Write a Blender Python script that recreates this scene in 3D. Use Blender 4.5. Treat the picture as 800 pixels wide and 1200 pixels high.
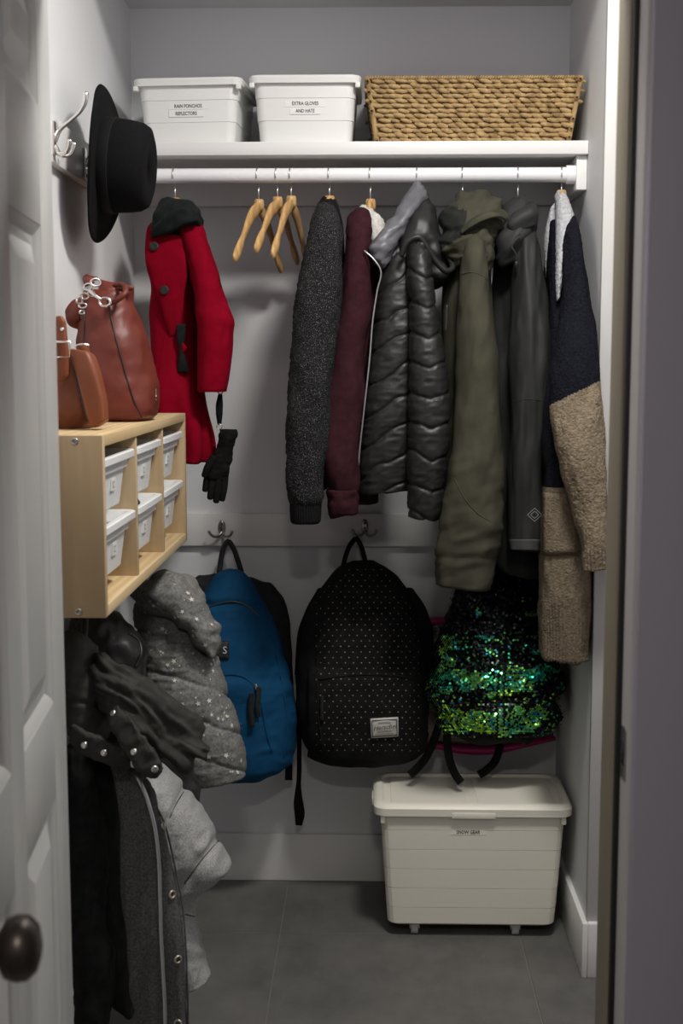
import bpy, bmesh, math, random
import numpy as np
from mathutils import Vector, Matrix
# ---------------------------------------------------------------- clear
for o in list(bpy.data.objects): bpy.data.objects.remove(o, do_unlink=True)
scene = bpy.context.scene
COL = scene.collection
# ---------------------------------------------------------------- camera, world, lights, exposure
FPX = 1500.0
CAMZ = 1.47
YAW = math.atan(35/FPX)
PITCH = math.radians(6.65)
cd = bpy.data.cameras.new('camera'); cam = bpy.data.objects.new('camera', cd); COL.objects.link(cam)
cd.sensor_fit = 'VERTICAL'; cd.sensor_height = 36.0; cd.sensor_width = 24.0
cd.lens = FPX/1200*36.0
cam.location = (0, 0, CAMZ)
cam.rotation_euler = (math.pi/2-PITCH, 0, YAW)
cd.clip_start = 0.05
cd.dof.use_dof = True; cd.dof.focus_distance = 3.1; cd.dof.aperture_fstop = 6.3
scene.camera = cam

w = bpy.data.worlds.new('world'); scene.world = w; w.use_nodes = True
w.node_tree.nodes['Background'].inputs[0].default_value = (0.8, 0.85, 1, 1)
w.node_tree.nodes['Background'].inputs[1].default_value = 0.02

def lamp(name, loc, power, color, radius):
    l = bpy.data.lights.new(name, 'POINT'); l.energy = power; l.color = color; l.shadow_soft_size = radius
    o = bpy.data.objects.new(name, l); o.location = loc; COL.objects.link(o); return o
def disc(name, loc, power, color, size):
    l = bpy.data.lights.new(name, 'AREA'); l.shape = 'DISK'; l.size = size; l.energy = power; l.color = color
    o = bpy.data.objects.new(name, l); o.location = loc; COL.objects.link(o); return o
disc('ceiling_light', (0.33, 2.12, 2.68), 31, (1.0, 0.965, 0.91), 0.32)
disc('hall_fill_light', (0.05, -0.6, 2.68), 17.0, (1.0, 0.95, 0.84), 0.25)  # added fill behind the camera, lifts the lower scene and casing; no lamp seen
scene.view_settings.view_transform = 'Standard'; scene.view_settings.look = 'None'
scene.view_settings.exposure = 0.0; scene.view_settings.gamma = 1.0
scene.view_settings.use_curve_mapping = False

# ---------------------------------------------------------------- helpers
random.seed(7); RNG = np.random.default_rng(11)
_f = np.array([-math.sin(YAW)*math.cos(PITCH), math.cos(YAW)*math.cos(PITCH), -math.sin(PITCH)])
_r = np.array([math.cos(YAW), math.sin(YAW), 0.0]); _u = np.cross(_r, _f)
def P(px, py, D):
    """point at room depth D that lies on the sight line of a photograph pixel"""
    px = np.asarray(px, float); py = np.asarray(py, float); D = np.asarray(D, float)
    d = _f + ((px-400)/FPX)[..., None]*_r + ((600-py)/FPX)[..., None]*_u
    t = D/d[..., 1]
    return d*t[..., None] + np.array([0, 0, CAMZ])
def proj(p):
    q = np.asarray(p)-np.array([0, 0, CAMZ]); z = q@_f
    return 400+FPX*(q@_r)/z, 600-FPX*(q@_u)/z

def _hash(ix, iy, iz, s):
    h = (ix*374761393+iy*668265263+iz*2147483647+s*1274126177) & 0xffffffff
    h = ((h ^ (h >> 13))*1274126177) & 0xffffffff
    h = h ^ (h >> 16)
    return (h & 0xffff)/32767.5-1
def vnoise(x, y, z=0.0, s=0):
    x, y, z = np.broadcast_arrays(np.asarray(x, float), np.asarray(y, float), np.asarray(z, float))
    fx, fy, fz = np.floor(x), np.floor(y), np.floor(z)
    ix, iy, iz = fx.astype(np.int64), fy.astype(np.int64), fz.astype(np.int64)
    u, v, w_ = x-fx, y-fy, z-fz
    u = u*u*u*(u*(u*6-15)+10); v = v*v*v*(v*(v*6-15)+10); w_ = w_*w_*w_*(w_*(w_*6-15)+10)
    r = 0
    for a in (0, 1):
        for b in (0, 1):
            for c in (0, 1):
                r = r+_hash(ix+a, iy+b, iz+c, s)*(u if a else 1-u)*(v if b else 1-v)*(w_ if c else 1-w_)
    return r
def fbm(x, y, z=0.0, s=0, o=3):
    r = 0; a = 1.0
    for i in range(o):
        r = r+a*vnoise(np.asarray(x)*2**i, np.asarray(y)*2**i, np.asarray(z)*2**i, s+i); a *= 0.5
    return r
def ridge(x, y, z=0.0, s=0, o=2):
    r = 0; a = 1.0
    for i in range(o):
        r = r+a*(1-np.abs(vnoise(np.asarray(x)*2**i, np.asarray(y)*2**i, np.asarray(z)*2**i, s+i))*2); a *= 0.5
    return r
def smooth(a, b, x):
    t = np.clip((np.asarray(x, float)-a)/(b-a), 0, 1); return t*t*(3-2*t)
def pchip(xs, ys, x):
    xs = np.asarray(xs, float); ys = np.asarray(ys, float); h = np.diff(xs); d = np.diff(ys)/h; n = len(xs)
    m = np.zeros(n)
    if n == 2: m[:] = d[0]
    else:
        for i in range(1, n-1):
            m[i] = 0 if d[i-1]*d[i] <= 0 else 2*d[i-1]*d[i]/(d[i-1]+d[i])
        m[0] = d[0]; m[-1] = d[-1]
    i = np.clip(np.searchsorted(xs, x)-1, 0, n-2); t = (x-xs[i])/h[i]
    return ((2*t**3-3*t**2+1)*ys[i]+(t**3-2*t**2+t)*h[i]*m[i]+(-2*t**3+3*t**2)*ys[i+1]+(t**3-t**2)*h[i]*m[i+1])

class G:
    """a bag of geometry: vertices, faces, material index per face"""
    def __init__(s): s.v = []; s.f = []; s.m = []; s.n = 0
    def add(s, verts, faces, mi=0):
        verts = np.asarray(verts, float).reshape(-1, 3); s.v.append(verts)
        s.f += [tuple(int(i)+s.n for i in f) for f in faces]; s.m += [mi]*len(faces); s.n += len(verts); return s
    def join(s, g, mi=None):
        for v in g.v: s.v.append(v)
        s.f += [tuple(i+s.n for i in f) for f in g.f]; s.m += (g.m if mi is None else [mi]*len(g.f)); s.n += g.n; return s
    def verts(s): return np.concatenate(s.v) if s.v else np.zeros((0, 3))
    def xf(s, M):
        M = np.array(M); s.v = [v@M[:3, :3].T+M[:3, 3] for v in s.v]; return s
def part(name, g, mats, kids=(), smooth_=True, label=None, kind=None, auto=None, colors=None):
    me = bpy.data.meshes.new(name)
    me.from_pydata([tuple(map(float, p)) for p in g.verts()], [], g.f)
    if not isinstance(mats, (list, tuple)): mats = [mats]
    for m in mats: me.materials.append(m)
    me.polygons.foreach_set('material_index', g.m)
    me.polygons.foreach_set('use_smooth', [smooth_]*len(g.f))
    if colors is not None:
        at = me.color_attributes.new('tint', 'FLOAT_COLOR', 'POINT')
        at.data.foreach_set('color', np.asarray(colors, np.float32).ravel())
    me.validate(); me.update()
    if auto is not None: me.set_sharp_from_angle(angle=math.radians(auto))
    o = bpy.data.objects.new(name, me); COL.objects.link(o)
    for k in kids: k.parent = o
    if label: o['label'] = label
    if kind: o['kind'] = kind
    return o
def tree(o):
    r = [o]
    for c in o.children: r += tree(c)
    return r
def bbox(objs):
    a = []
    for o in objs:
        if o.type == 'MESH' and len(o.data.vertices):
            co = np.empty(len(o.data.vertices)*3, np.float32); o.data.vertices.foreach_get('co', co); co = co.reshape(-1, 3)
            a += [co.min(0), co.max(0)]
    a = np.array(a); return a.min(0), a.max(0)
def rebase(objs, loc):
    done = set()
    for o in objs:
        if o.type == 'MESH' and o.data.name not in done:
            done.add(o.data.name); o.data.transform(Matrix.Translation([-c for c in loc]))
def thing(name, label, cat, parts, group=None, kind=None):
    """parts built in room coordinates become children of an Empty at the thing's base"""
    every = [x for p in parts for x in tree(p)]
    lo, hi = bbox(every); loc = [float((lo[0]+hi[0])/2), float((lo[1]+hi[1])/2), float(lo[2])]
    rebase(every, loc)
    if len(parts) == 1 and not parts[0].children:
        e = parts[0]; e.name = name; e.data.name = name
    else:
        e = bpy.data.objects.new(name, None); COL.objects.link(e); e.empty_display_size = 0.05
        for p in parts: p.parent = e
    e.location = loc
    if label: e['label'] = label
    if cat: e['category'] = cat
    if group: e['group'] = group
    if kind: e['kind'] = kind
    return e
def struct(name, g, m, kids=(), auto=30, label=None):
    o = part(name, g, m, kids, smooth_=True, auto=auto); o['kind'] = 'structure'
    if label: o['label'] = label
    return o
def copytree(o, parent=None):
    c = o.copy(); COL.objects.link(c); c.parent = parent
    for ch in o.children: copytree(ch, c)
    return c

# ---- shapes
def box(x0, x1, y0, y1, z0, z1, bev=0.0, seg=2):
    bm = bmesh.new(); bmesh.ops.create_cube(bm, size=1)
    for v in bm.verts: v.co = Vector(((x0+x1)/2+v.co.x*(x1-x0), (y0+y1)/2+v.co.y*(y1-y0), (z0+z1)/2+v.co.z*(z1-z0)))
    if bev > 0: bmesh.ops.bevel(bm, geom=bm.edges[:], offset=bev, segments=seg, profile=0.5, affect='EDGES')
    bm.verts.index_update()
    g = G().add([v.co[:] for v in bm.verts], [[v.index for v in f.verts] for f in bm.faces]); bm.free(); return g
def rings(rs, cap0=True, cap1=True, closed=True):
    rs = np.asarray(rs, float); k, n, _ = rs.shape; f = []
    for i in range(k-1):
        for j in range(n if closed else n-1):
            a, b = i*n+j, i*n+(j+1) % n
            f.append((a, b, b+n, a+n))
    v = rs.reshape(-1, 3)
    if cap0: v = np.vstack([v, rs[0].mean(0)]); c = len(v)-1; f += [(c, (j+1) % n, j) for j in range(n)]
    if cap1: v = np.vstack([v, rs[-1].mean(0)]); c = len(v)-1; o = (k-1)*n; f += [(c, o+j, o+(j+1) % n) for j in range(n)]
    return G().add(v, f)
def catmull(pts, n):
    pts = np.asarray(pts, float); m = len(pts)
    if m == 2: return pts[0]+(pts[1]-pts[0])*np.linspace(0, 1, n)[:, None]
    d = np.r_[0, np.cumsum(np.linalg.norm(np.diff(pts, axis=0), axis=1)+1e-9)]
    x = np.linspace(0, d[-1], n); h = np.diff(d)
    tg = np.zeros_like(pts); sl = np.diff(pts, axis=0)/h[:, None]
    tg[0] = sl[0]; tg[-1] = sl[-1]; tg[1:-1] = (sl[:-1]*h[1:, None]+sl[1:]*h[:-1, None])/(h[1:]+h[:-1])[:, None]
    i = np.clip(np.searchsorted(d, x)-1, 0, m-2); t = ((x-d[i])/h[i])[:, None]; hh = h[i][:, None]
    return (2*t**3-3*t**2+1)*pts[i]+(t**3-2*t**2+t)*hh*tg[i]+(-2*t**3+3*t**2)*pts[i+1]+(t**3-t**2)*hh*tg[i+1]
def tube(pts, rad, n=24, seg=8, flat=1.0, ref=None, round_=True, smoothp=True):
    """tube along points; flat<1 squeezes it across the direction ref"""
    p = catmull(pts, n) if smoothp else np.asarray(pts, float); n = len(p)
    r = np.interp(np.linspace(0, 1, n), np.linspace(0, 1, len(np.atleast_1d(rad))), np.atleast_1d(rad)) if np.ndim(rad) else np.full(n, rad)
    t = np.gradient(p, axis=0); t /= np.linalg.norm(t, axis=1)[:, None]+1e-12
    up = np.array(ref, float) if ref is not None else (np.array([0, 0, 1.]) if abs(t[0][2]) < .9 else np.array([1., 0, 0]))
    out = []; a = np.linspace(0, 2*math.pi, seg, endpoint=False)
    for i in range(n):
        s = np.cross(t[i], up); s /= np.linalg.norm(s)+1e-12; q = np.cross(s, t[i])
        if ref is None: up = q
        out.append(p[i]+r[i]*(np.cos(a)[:, None]*s+flat*np.sin(a)[:, None]*q))
    if round_:
        out = [p[0]+(out[0]-p[0])*.6-t[0]*r[0]*.45*min(1, flat*2)]+out+[p[-1]+(out[-1]-p[-1])*.6+t[-1]*r[-1]*.45*min(1, flat*2)]
    return rings(out)
def strap(pts, width, thick, n=30, ref=(0, -1, 0)):
    """flat webbing; ref = direction of its face"""
    p = catmull(pts, n); t = np.gradient(p, axis=0); t /= np.linalg.norm(t, axis=1)[:, None]+1e-12; ref = np.array(ref, float)
    wv = np.atleast_1d(width); wd = np.interp(np.linspace(0, 1, n), np.linspace(0, 1, len(wv)), wv); out = []
    for i in range(n):
        s = np.cross(t[i], ref); s /= np.linalg.norm(s)+1e-12; q = np.cross(s, t[i])
        a, b = s*wd[i]/2, q*thick/2; out.append([p[i]-a-b, p[i]+a-b, p[i]+a+b, p[i]-a+b])
    return rings(out)
def lathe(profile, origin, axis=(0, 0, 1), seg=32, sx=1.0, ref=(0, 1, 0)):
    ax = np.array(axis, float); ax /= np.linalg.norm(ax); s = np.cross(ax, ref); s /= np.linalg.norm(s); q = np.cross(ax, s)
    a = np.linspace(0, 2*math.pi, seg, endpoint=False); out = []
    for r, h in profile: out.append(np.array(origin)+ax*h+r*(np.cos(a)[:, None]*s*sx+np.sin(a)[:, None]*q))
    return rings(out)
def rrect(cx, cy, z, hx, hy, r, seg=4):
    o = []
    for k, (sx, sy) in enumerate(((1, 1), (-1, 1), (-1, -1), (1, -1))):
        for i in range(seg+1):
            a = math.pi/2*(k+i/seg); o.append((cx+sx*(hx-r)+r*math.cos(a), cy+sy*(hy-r)+r*math.sin(a), z))
    return o
def rrloft(levels, cap0=True, cap1=True, seg=4):
    return rings([rrect(cx, cy, z, hx, hy, min(r, hx, hy), seg) for (cx, cy, z, hx, hy, r) in levels], cap0, cap1)
def prism(outline, D0, D1):
    """outline in photograph pixels at depth D0, extruded back to D1"""
    o = np.array(outline, float); a = P(o[:, 0], o[:, 1], D0); b = a.copy(); b[:, 1] = D1; n = len(a)
    return G().add(np.vstack([a, b]), [tuple(range(n)), tuple(range(2*n-1, n-1, -1))]+[(i, i+n, (i+1) % n+n, (i+1) % n) for i in range(n)])
def text_geo(s, size, shear=0.0, bold=0.0):
    c = bpy.data.curves.new('lettering', 'FONT'); c.body = s; c.size = size; c.shear = shear; c.align_x = 'CENTER'; c.align_y = 'CENTER'
    c.offset = bold; c.resolution_u = 2
    o = bpy.data.objects.new('lettering', c); COL.objects.link(o); dg = bpy.context.evaluated_depsgraph_get(); dg.update()
    me = bpy.data.meshes.new_from_object(o.evaluated_get(dg)); v = np.array([x.co[:] for x in me.vertices]).reshape(-1, 3); f = [tuple(p.vertices) for p in me.polygons]
    bpy.data.objects.remove(o); bpy.data.curves.remove(c); bpy.data.meshes.remove(me); return v, f
def frame_text(s, size, org, xdir, ydir, off=0.0006, **k):
    v, f = text_geo(s, size, **k); xd = np.array(xdir, float); yd = np.array(ydir, float); nd = np.cross(xd, yd)
    return G().add(np.array(org)+v[:, :1]*xd+v[:, 1:2]*yd+nd*off, f)

def H(y, xl, xr, D, bf, bb=None, tilt=0.0): return (xl, y, xr, y, D, bf, bf if bb is None else bb, tilt)
def R4(xl, yl, xr, yr, D, bf, bb=None, tilt=0.0): return (xl, yl, xr, yr, D, bf, bf if bb is None else bb, tilt)
class Ctx: pass
class Loft(G):
    """soft body through cross-sections: each row gives its left and right ends as seen in the photograph, its depth in the room and its
    thickness towards and away from the viewer; disp(ctx) pushes the surface along its normal"""
    def __init__(s, rows, nu=56, nv=70, n=2.0, disp=None, r0=0.0, r1=0.0, mi=None):
        super().__init__()
        rows = np.array(rows, float); mid = (rows[:, 0:2]+rows[:, 2:4])/2
        d = np.r_[0, np.cumsum(np.linalg.norm(np.diff(mid, axis=0), axis=1)+.01)]; d /= d[-1]
        t = np.linspace(0, 1, nv); ch = np.stack([pchip(d, rows[:, k], t) for k in range(8)], 1)
        L = P(ch[:, 0], ch[:, 1], ch[:, 4]-ch[:, 7]/2); R = P(ch[:, 2], ch[:, 3], ch[:, 4]+ch[:, 7]/2)
        th = np.linspace(0, 2*math.pi, nu, endpoint=False)
        c = np.sign(np.cos(th))*np.abs(np.cos(th))**(2/n); sn = np.sign(np.sin(th))*np.abs(np.sin(th))**(2/n)
        C = (L+R)/2; A = (R-L)/2
        nm = np.cross(A, np.gradient(C, axis=0)); nm /= np.linalg.norm(nm, axis=1)[:, None]+1e-12
        nm = np.where(nm[:, 1:2] > 0, -nm, nm)                     # towards the viewer
        dv = .5*nm+.5*np.array([0, -1., 0]); dv /= np.linalg.norm(dv, axis=1)[:, None]
        b = np.where(sn[None, :] > 0, ch[:, 5:6], ch[:, 6:7])*sn[None, :]
        pos = C[:, None]+A[:, None]*c[None, :, None]+dv[:, None]*b[..., None]
        tt = np.repeat(t[:, None], nu, 1)
        def ends(pos, tt, which, r):
            if r <= 0: return pos, tt
            e = pos[0] if which == 0 else pos[-1]; nx = pos[3] if which == 0 else pos[-4]
            ax = (e.mean(0)-nx.mean(0)); ax /= np.linalg.norm(ax)+1e-12; ce = e.mean(0); ex = []
            for ph in (25, 50, 70, 84): ex.append(ce+(e-ce)*math.cos(math.radians(ph))+ax*r*math.sin(math.radians(ph)))
            ex = np.array(ex); te = np.full((4, pos.shape[1]), 0.0 if which == 0 else 1.0)
            return (np.concatenate([ex[::-1], pos]), np.concatenate([te, tt])) if which == 0 else (np.concatenate([pos, ex]), np.concatenate([tt, te]))
        pos, tt = ends(pos, tt, 0, r0); pos, tt = ends(pos, tt, 1, r1)
        def normals(p):
            du = np.roll(p, -1, 1)-np.roll(p, 1, 1); dv_ = np.gradient(p, axis=0); q = np.cross(dv_, du)
            q /= np.linalg.norm(q, axis=2)[..., None]+1e-12
            ctr = p.mean(1, keepdims=True)
            sgn = np.sign(np.sum(q*(p-ctr), axis=2).sum()); return q*sgn
        N = normals(pos)
        if disp is not None:
            x = Ctx(); x.th = np.broadcast_to(th[None], tt.shape); x.t = tt; x.px, x.py = proj(pos); x.p = pos; x.front = N[..., 1] < 0
            dd = disp(x); s.d = dd; pos = pos+N*np.asarray(dd)[..., None]; N = normals(pos)
        s.pos = pos; s.nrm = N; k, m = pos.shape[:2]
        g = rings(pos); s.v = g.v; s.f = g.f; s.n = g.n
        if mi is None: s.m = g.m
        else:
            V = s.verts(); s.m = []
            X, Y = proj(V)
            fc = np.array([[f[0], f[1], f[2]] for f in s.f]); mx = X[fc].mean(1); my = Y[fc].mean(1); fy = V[fc].mean(1)
            s.m = [int(q) for q in mi(mx, my, fy)]
        fp = pos.reshape(-1, 3); fn = N.reshape(-1, 3); view = fp-np.array([0, 0, CAMZ])
        ok = np.sum(fn*view, 1) < 0
        s.sp = fp[ok]; s.sn = fn[ok]; s.sx, s.sy = proj(s.sp)
    def at(s, px, py, k=5):
        d = (s.sx-px)**2+(s.sy-py)**2; i = np.argpartition(d, k)[:k]; w_ = 1/(d[i]+.05); w_ /= w_.sum()
        n = (s.sn[i]*w_[:, None]).sum(0); n /= np.linalg.norm(n); D = (s.sp[i][:, 1]*w_).sum()
        return P(px, py, D), n
    def line(s, pts, off=0.001, n=30):
        q = catmull(np.c_[np.array(pts, float), np.zeros(len(pts))], n)[:, :2]; o = []
        for a in q:
            p, nn = s.at(*a); o.append(p+nn*off)
        o = np.array(o)
        for _ in range(2): o[1:-1] = (o[:-2]+2*o[1:-1]+o[2:])/4
        return o
    def seam(s, pts, r=0.0015, off=0.0, n=30, seg=6): return tube(s.line(pts, off, n), r, n=n, seg=seg, smoothp=False)
    def ribbon(s, pts, width, thick=0.003, off=0.002, n=30):
        """a band lying on the surface"""
        q = catmull(np.c_[np.array(pts, float), np.zeros(len(pts))], n)[:, :2]; pp = []; nn = []
        for a in q:
            p, m = s.at(*a, k=9); pp.append(p+m*off); nn.append(m)
        pp = np.array(pp); nn = np.array(nn)
        for _ in range(3):
            pp[1:-1] = (pp[:-2]+2*pp[1:-1]+pp[2:])/4; nn[1:-1] = (nn[:-2]+2*nn[1:-1]+nn[2:])/4
        t = np.gradient(pp, axis=0); sd = np.cross(t, nn); sd /= np.linalg.norm(sd, axis=1)[:, None]; nn /= np.linalg.norm(nn, axis=1)[:, None]
        wv = np.atleast_1d(width); wd = np.interp(np.linspace(0, 1, n), np.linspace(0, 1, len(wv)), wv)[:, None]
        a, b = sd*wd/2, nn*thick/2
        return rings(np.stack([pp-a-b, pp+a-b, pp+a+b, pp-a+b], 1))
    def decal(s, v2, faces, px, py, off=0.0012, rot=0.0):
        """flat print conforming at one spot: v2 in metres"""
        p, n = s.at(px, py); x = np.cross([0, 0, 1.0], n); x /= np.linalg.norm(x)+1e-9; x = -x if x[0] < 0 else x; y = np.cross(n, x)
        if y[2] < 0: y = -y
        v = np.array(v2, float); c, q = math.cos(rot), math.sin(rot); vx = v[:, 0]*c-v[:, 1]*q; vy = v[:, 0]*q+v[:, 1]*c
        return G().add(p+n*off+vx[:, None]*x+vy[:, None]*y, faces)
    def patch(s, poly, off=0.003, thick=0.003, nx=8, ny=10):
        """four-cornered piece lying on the surface: poly = (tl, tr, br, bl) pixels"""
        tl, tr, br, bl = [np.array(q, float) for q in poly]; fr = np.zeros((ny, nx, 3)); nn = np.zeros_like(fr)
        for i in range(ny):
            for j in range(nx):
                a, b = i/(ny-1), j/(nx-1); q = (tl*(1-b)+tr*b)*(1-a)+(bl*(1-b)+br*b)*a; fr[i, j], nn[i, j] = s.at(q[0], q[1], 9)
        top = (fr+nn*(off+thick)).reshape(-1, 3); bot = (fr-nn*.002).reshape(-1, 3); f = []; N_ = nx*ny
        for i in range(ny-1):
            for j in range(nx-1):
                a = i*nx+j; f += [(a, a+1, a+nx+1, a+nx), (a+N_, a+nx+N_, a+nx+1+N_, a+1+N_)]
        rim = [j for j in range(nx)]+[i*nx+nx-1 for i in range(1, ny)]+[(ny-1)*nx+j for j in range(nx-2, -1, -1)]+[i*nx for i in range(ny-2, 0, -1)]
        f += [(rim[k], rim[k]+N_, rim[(k+1) % len(rim)]+N_, rim[(k+1) % len(rim)]) for k in range(len(rim))]
        return G().add(np.vstack([top, bot]), f)

# ---------------------------------------------------------------- materials
def lin(c): return tuple((x/12.92 if x <= .04045 else ((x+.055)/1.055)**2.4) for x in c)
def hx(s): return lin([int(s[i:i+2], 16)/255 for i in (0, 2, 4)])
MATS = {}
class NT:
    def __init__(s, name):
        s.m = bpy.data.materials.new(name); s.m.use_nodes = True; s.t = s.m.node_tree; s.b = s.t.nodes['Principled BSDF']; MATS[name] = s.m
        s.tc = s.t.nodes.new('ShaderNodeTexCoord')
    def n(s, typ, **k):
        x = s.t.nodes.new(typ)
        for a, b in k.items():
            if a in x.inputs: x.inputs[a].default_value = b
            else: setattr(x, a, b)
        return x
    def l(s, a, b): s.t.links.new(a, b)
    def coord(s, scale=(1, 1, 1), rot=(0, 0, 0)):
        mp = s.n('ShaderNodeMapping'); mp.inputs['Scale'].default_value = scale; mp.inputs['Rotation'].default_value = rot; s.l(s.tc.outputs['Object'], mp.inputs['Vector']); return mp.outputs[0]
    def noise(s, scale, co, detail=3, rough=.55):
        x = s.n('ShaderNodeTexNoise'); x.inputs['Scale'].default_value = scale; x.inputs['Detail'].default_value = detail; x.inputs['Roughness'].default_value = rough
        s.l(co, x.inputs['Vector']); return x.outputs['Fac']
    def ramp(s, fac, stops):
        x = s.n('ShaderNodeValToRGB'); e = x.color_ramp.elements
        while len(e) < len(stops): e.new(.5)
        for q, (p, c) in zip(e, stops): q.position = p; q.color = (*c, 1)
        s.l(fac, x.inputs[0]); return x.outputs[0]
    def bump(s, h, strength, dist=.002):
        x = s.n('ShaderNodeBump'); x.inputs['Strength'].default_value = strength; x.inputs['Distance'].default_value = dist; s.l(h, x.inputs['Height'])
        s.l(x.outputs[0], s.b.inputs['Normal'])
    def set(s, **k):
        for a, v in k.items(): s.b.inputs[a.replace('_', ' ')].default_value = v
        return s
def fabric(name, c1, c2, scale=60, stretch=(1, 1, 1), rough=.85, bump=.35, fine=420, sheen=.0, lo=.35, hi=.65, spec=.25, dist=.0015):
    m = NT(name); co = m.coord(stretch); f = m.noise(scale, co, 4); m.l(m.ramp(f, [(lo, c1), (hi, c2)]), m.b.inputs['Base Color'])
    m.set(Roughness=rough, Specular_IOR_Level=spec)
    if sheen: m.set(Sheen_Weight=sheen, Sheen_Roughness=.5)
    m.bump(m.noise(fine, m.coord(), 2), bump, dist); return m.m
def plain(name, c, rough=.5, metal=0.0, spec=.5, bump=0, bscale=80, var=.0, vscale=6, coat=0):
    m = NT(name); m.set(Base_Color=(*c, 1), Roughness=rough, Metallic=metal, Specular_IOR_Level=spec)
    if var: m.l(m.ramp(m.noise(vscale, m.coord(), 4), [(.3, tuple(x*(1-var) for x in c)), (.7, tuple(min(1, x*(1+var)) for x in c))]), m.b.inputs['Base Color'])
    if bump: m.bump(m.noise(bscale, m.coord(), 3), bump, .001)
    if coat: m.set(Coat_Weight=coat, Coat_Roughness=.2)
    return m.m
# ---- material library
wall_m = plain('wall_paint', (.74, .75, .76), rough=.6, spec=.25, bump=.12, bscale=160)
trim_m = plain('trim_paint', (.76, .757, .745), rough=.38, spec=.4, bump=.03, bscale=40)
ceil_m = plain('ceiling_paint', (.72, .72, .73), rough=.8, spec=.2)
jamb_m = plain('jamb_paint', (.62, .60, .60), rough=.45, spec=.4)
hallwall_m = plain('hall_paint', (.36, .34, .39), rough=.6, spec=.25)
door_m = plain('door_paint', (.52, .52, .51), rough=.33, spec=.5, bump=.04, bscale=60)
plastic_m = plain('white_plastic', (.76, .765, .745), rough=.38, spec=.45)
cream_m = plain('cream_plastic', (.86, .84, .73), rough=.4, spec=.45, bump=.02)
tub_m = NT('frosted_plastic'); tub_m.set(Base_Color=(.78, .79, .79, 1), Roughness=.35, Subsurface_Weight=.0); tub_m = tub_m.m
steel_m = plain('brushed_nickel', (.72, .70, .66), rough=.24, metal=1.0)
darksteel_m = plain('dark_bronze', (.10, .085, .075), rough=.38, metal=.9)
pewter_m = plain('pewter', (.42, .39, .36), rough=.35, metal=1.0)
black_m = plain('black_rubber', (.012, .012, .013), rough=.6)
ink_m = plain('ink', (.012, .012, .012), rough=.7)
tape_m = plain('label_tape', (.78, .785, .765), rough=.35)
caster_m = plain('grey_caster', (.42, .43, .43), rough=.45)
def tile_mat():
    m = NT('grey_tile'); f = m.noise(3.5, m.coord(), 6, .62); g = m.noise(24, m.coord((1, .5, 1)), 4)
    mx = m.n('ShaderNodeMath', operation='ADD'); m.l(f, mx.inputs[0]); sc = m.n('ShaderNodeMath', operation='MULTIPLY'); m.l(g, sc.inputs[0]); sc.inputs[1].default_value = .35; m.l(sc.outputs[0], mx.inputs[1])
    m.l(m.ramp(mx.outputs[0], [(.45, (.088, .086, .082)), (.95, (.165, .160, .150))]), m.b.inputs['Base Color']); m.set(Roughness=.55, Specular_IOR_Level=.35)
    m.bump(g, .08, .002); return m.m
tile_m = tile_mat()
grout_m = plain('grout', (.20, .195, .18), rough=.9)
def wood_mat(name, c1, c2, axis, scale=1.0, rough=.5):
    m = NT(name); st = [9, 9, 9]; st[axis] = .7
    co = m.coord(tuple(x*scale for x in st)); n1 = m.noise(2.2, co, 5, .6); wv = m.n('ShaderNodeTexWave', wave_type='BANDS'); wv.bands_direction = 'XYZ'[(axis+2) % 3]
    wv.inputs['Scale'].default_value = 1.6; wv.inputs['Distortion'].default_value = 6; wv.inputs['Detail'].default_value = 3; m.l(co, wv.inputs['Vector'])
    mx = m.n('ShaderNodeMath', operation='MULTIPLY_ADD'); m.l(wv.outputs['Fac'], mx.inputs[0]); mx.inputs[1].default_value = .45; m.l(n1, mx.inputs[2])
    m.l(m.ramp(mx.outputs[0], [(.3, c1), (.95, c2)]), m.b.inputs['Base Color']); m.set(Roughness=rough, Specular_IOR_Level=.3); m.bump(n1, .1, .001); return m.m
pine_y = wood_mat('pine_along', (.70, .56, .35), (.52, .37, .19), 1)
pine_z = wood_mat('pine_upright', (.60, .46, .29), (.43, .31, .175), 2)
hang_m = wood_mat('hanger_wood', (.62, .40, .18), (.44, .26, .10), 1, 2.0, .35)

# ---------------------------------------------------------------- the room
XL, XR, YB, YE = -.645, .522, 3.52, 2.96      # left wall, closet right wall, back wall, end of the right return
YD0, YD1, JL, JR = 1.615, 1.76, -.434, .333   # doorway wall faces, jamb faces
ZC, ZR = 2.405, 2.72
struct('wall_back', box(XL-.1, .66, YB, YB+.1, 0, ZR), wall_m)
struct('wall_left', box(XL-.1, XL, YD1, YB, 0, ZR), wall_m)
struct('wall_right', box(XR, XR+.12, YE+.012, YB, 0, ZR), wall_m)
struct('wall_far', box(XR+.12, 1.65, YE+.012, YE+.11, 0, ZR), wall_m)
struct('wall_room_right', box(1.55, 1.65, YD1, YE+.012, 0, ZR), wall_m)
struct('trim_1', box(XR-.002, XR+.09, YE-.006, YE+.012, .13, ZR, .002), plain('end_trim_dimmed_white', (.53, .525, .51), rough=.45, spec=.3))  # same white trim, its colour darkened to hold back the strong light here
hd = struct('wall_header', box(XL, 1.55, 2.865, 2.955, 2.395, ZR), wall_m)
struct('ceiling', box(XL, XR, 2.955, YB, ZC, ZC+.1), ceil_m)
struct('ceiling_room', box(-1.1, 1.65, -1.8, 2.865, ZR, ZR+.1), ceil_m)
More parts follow.
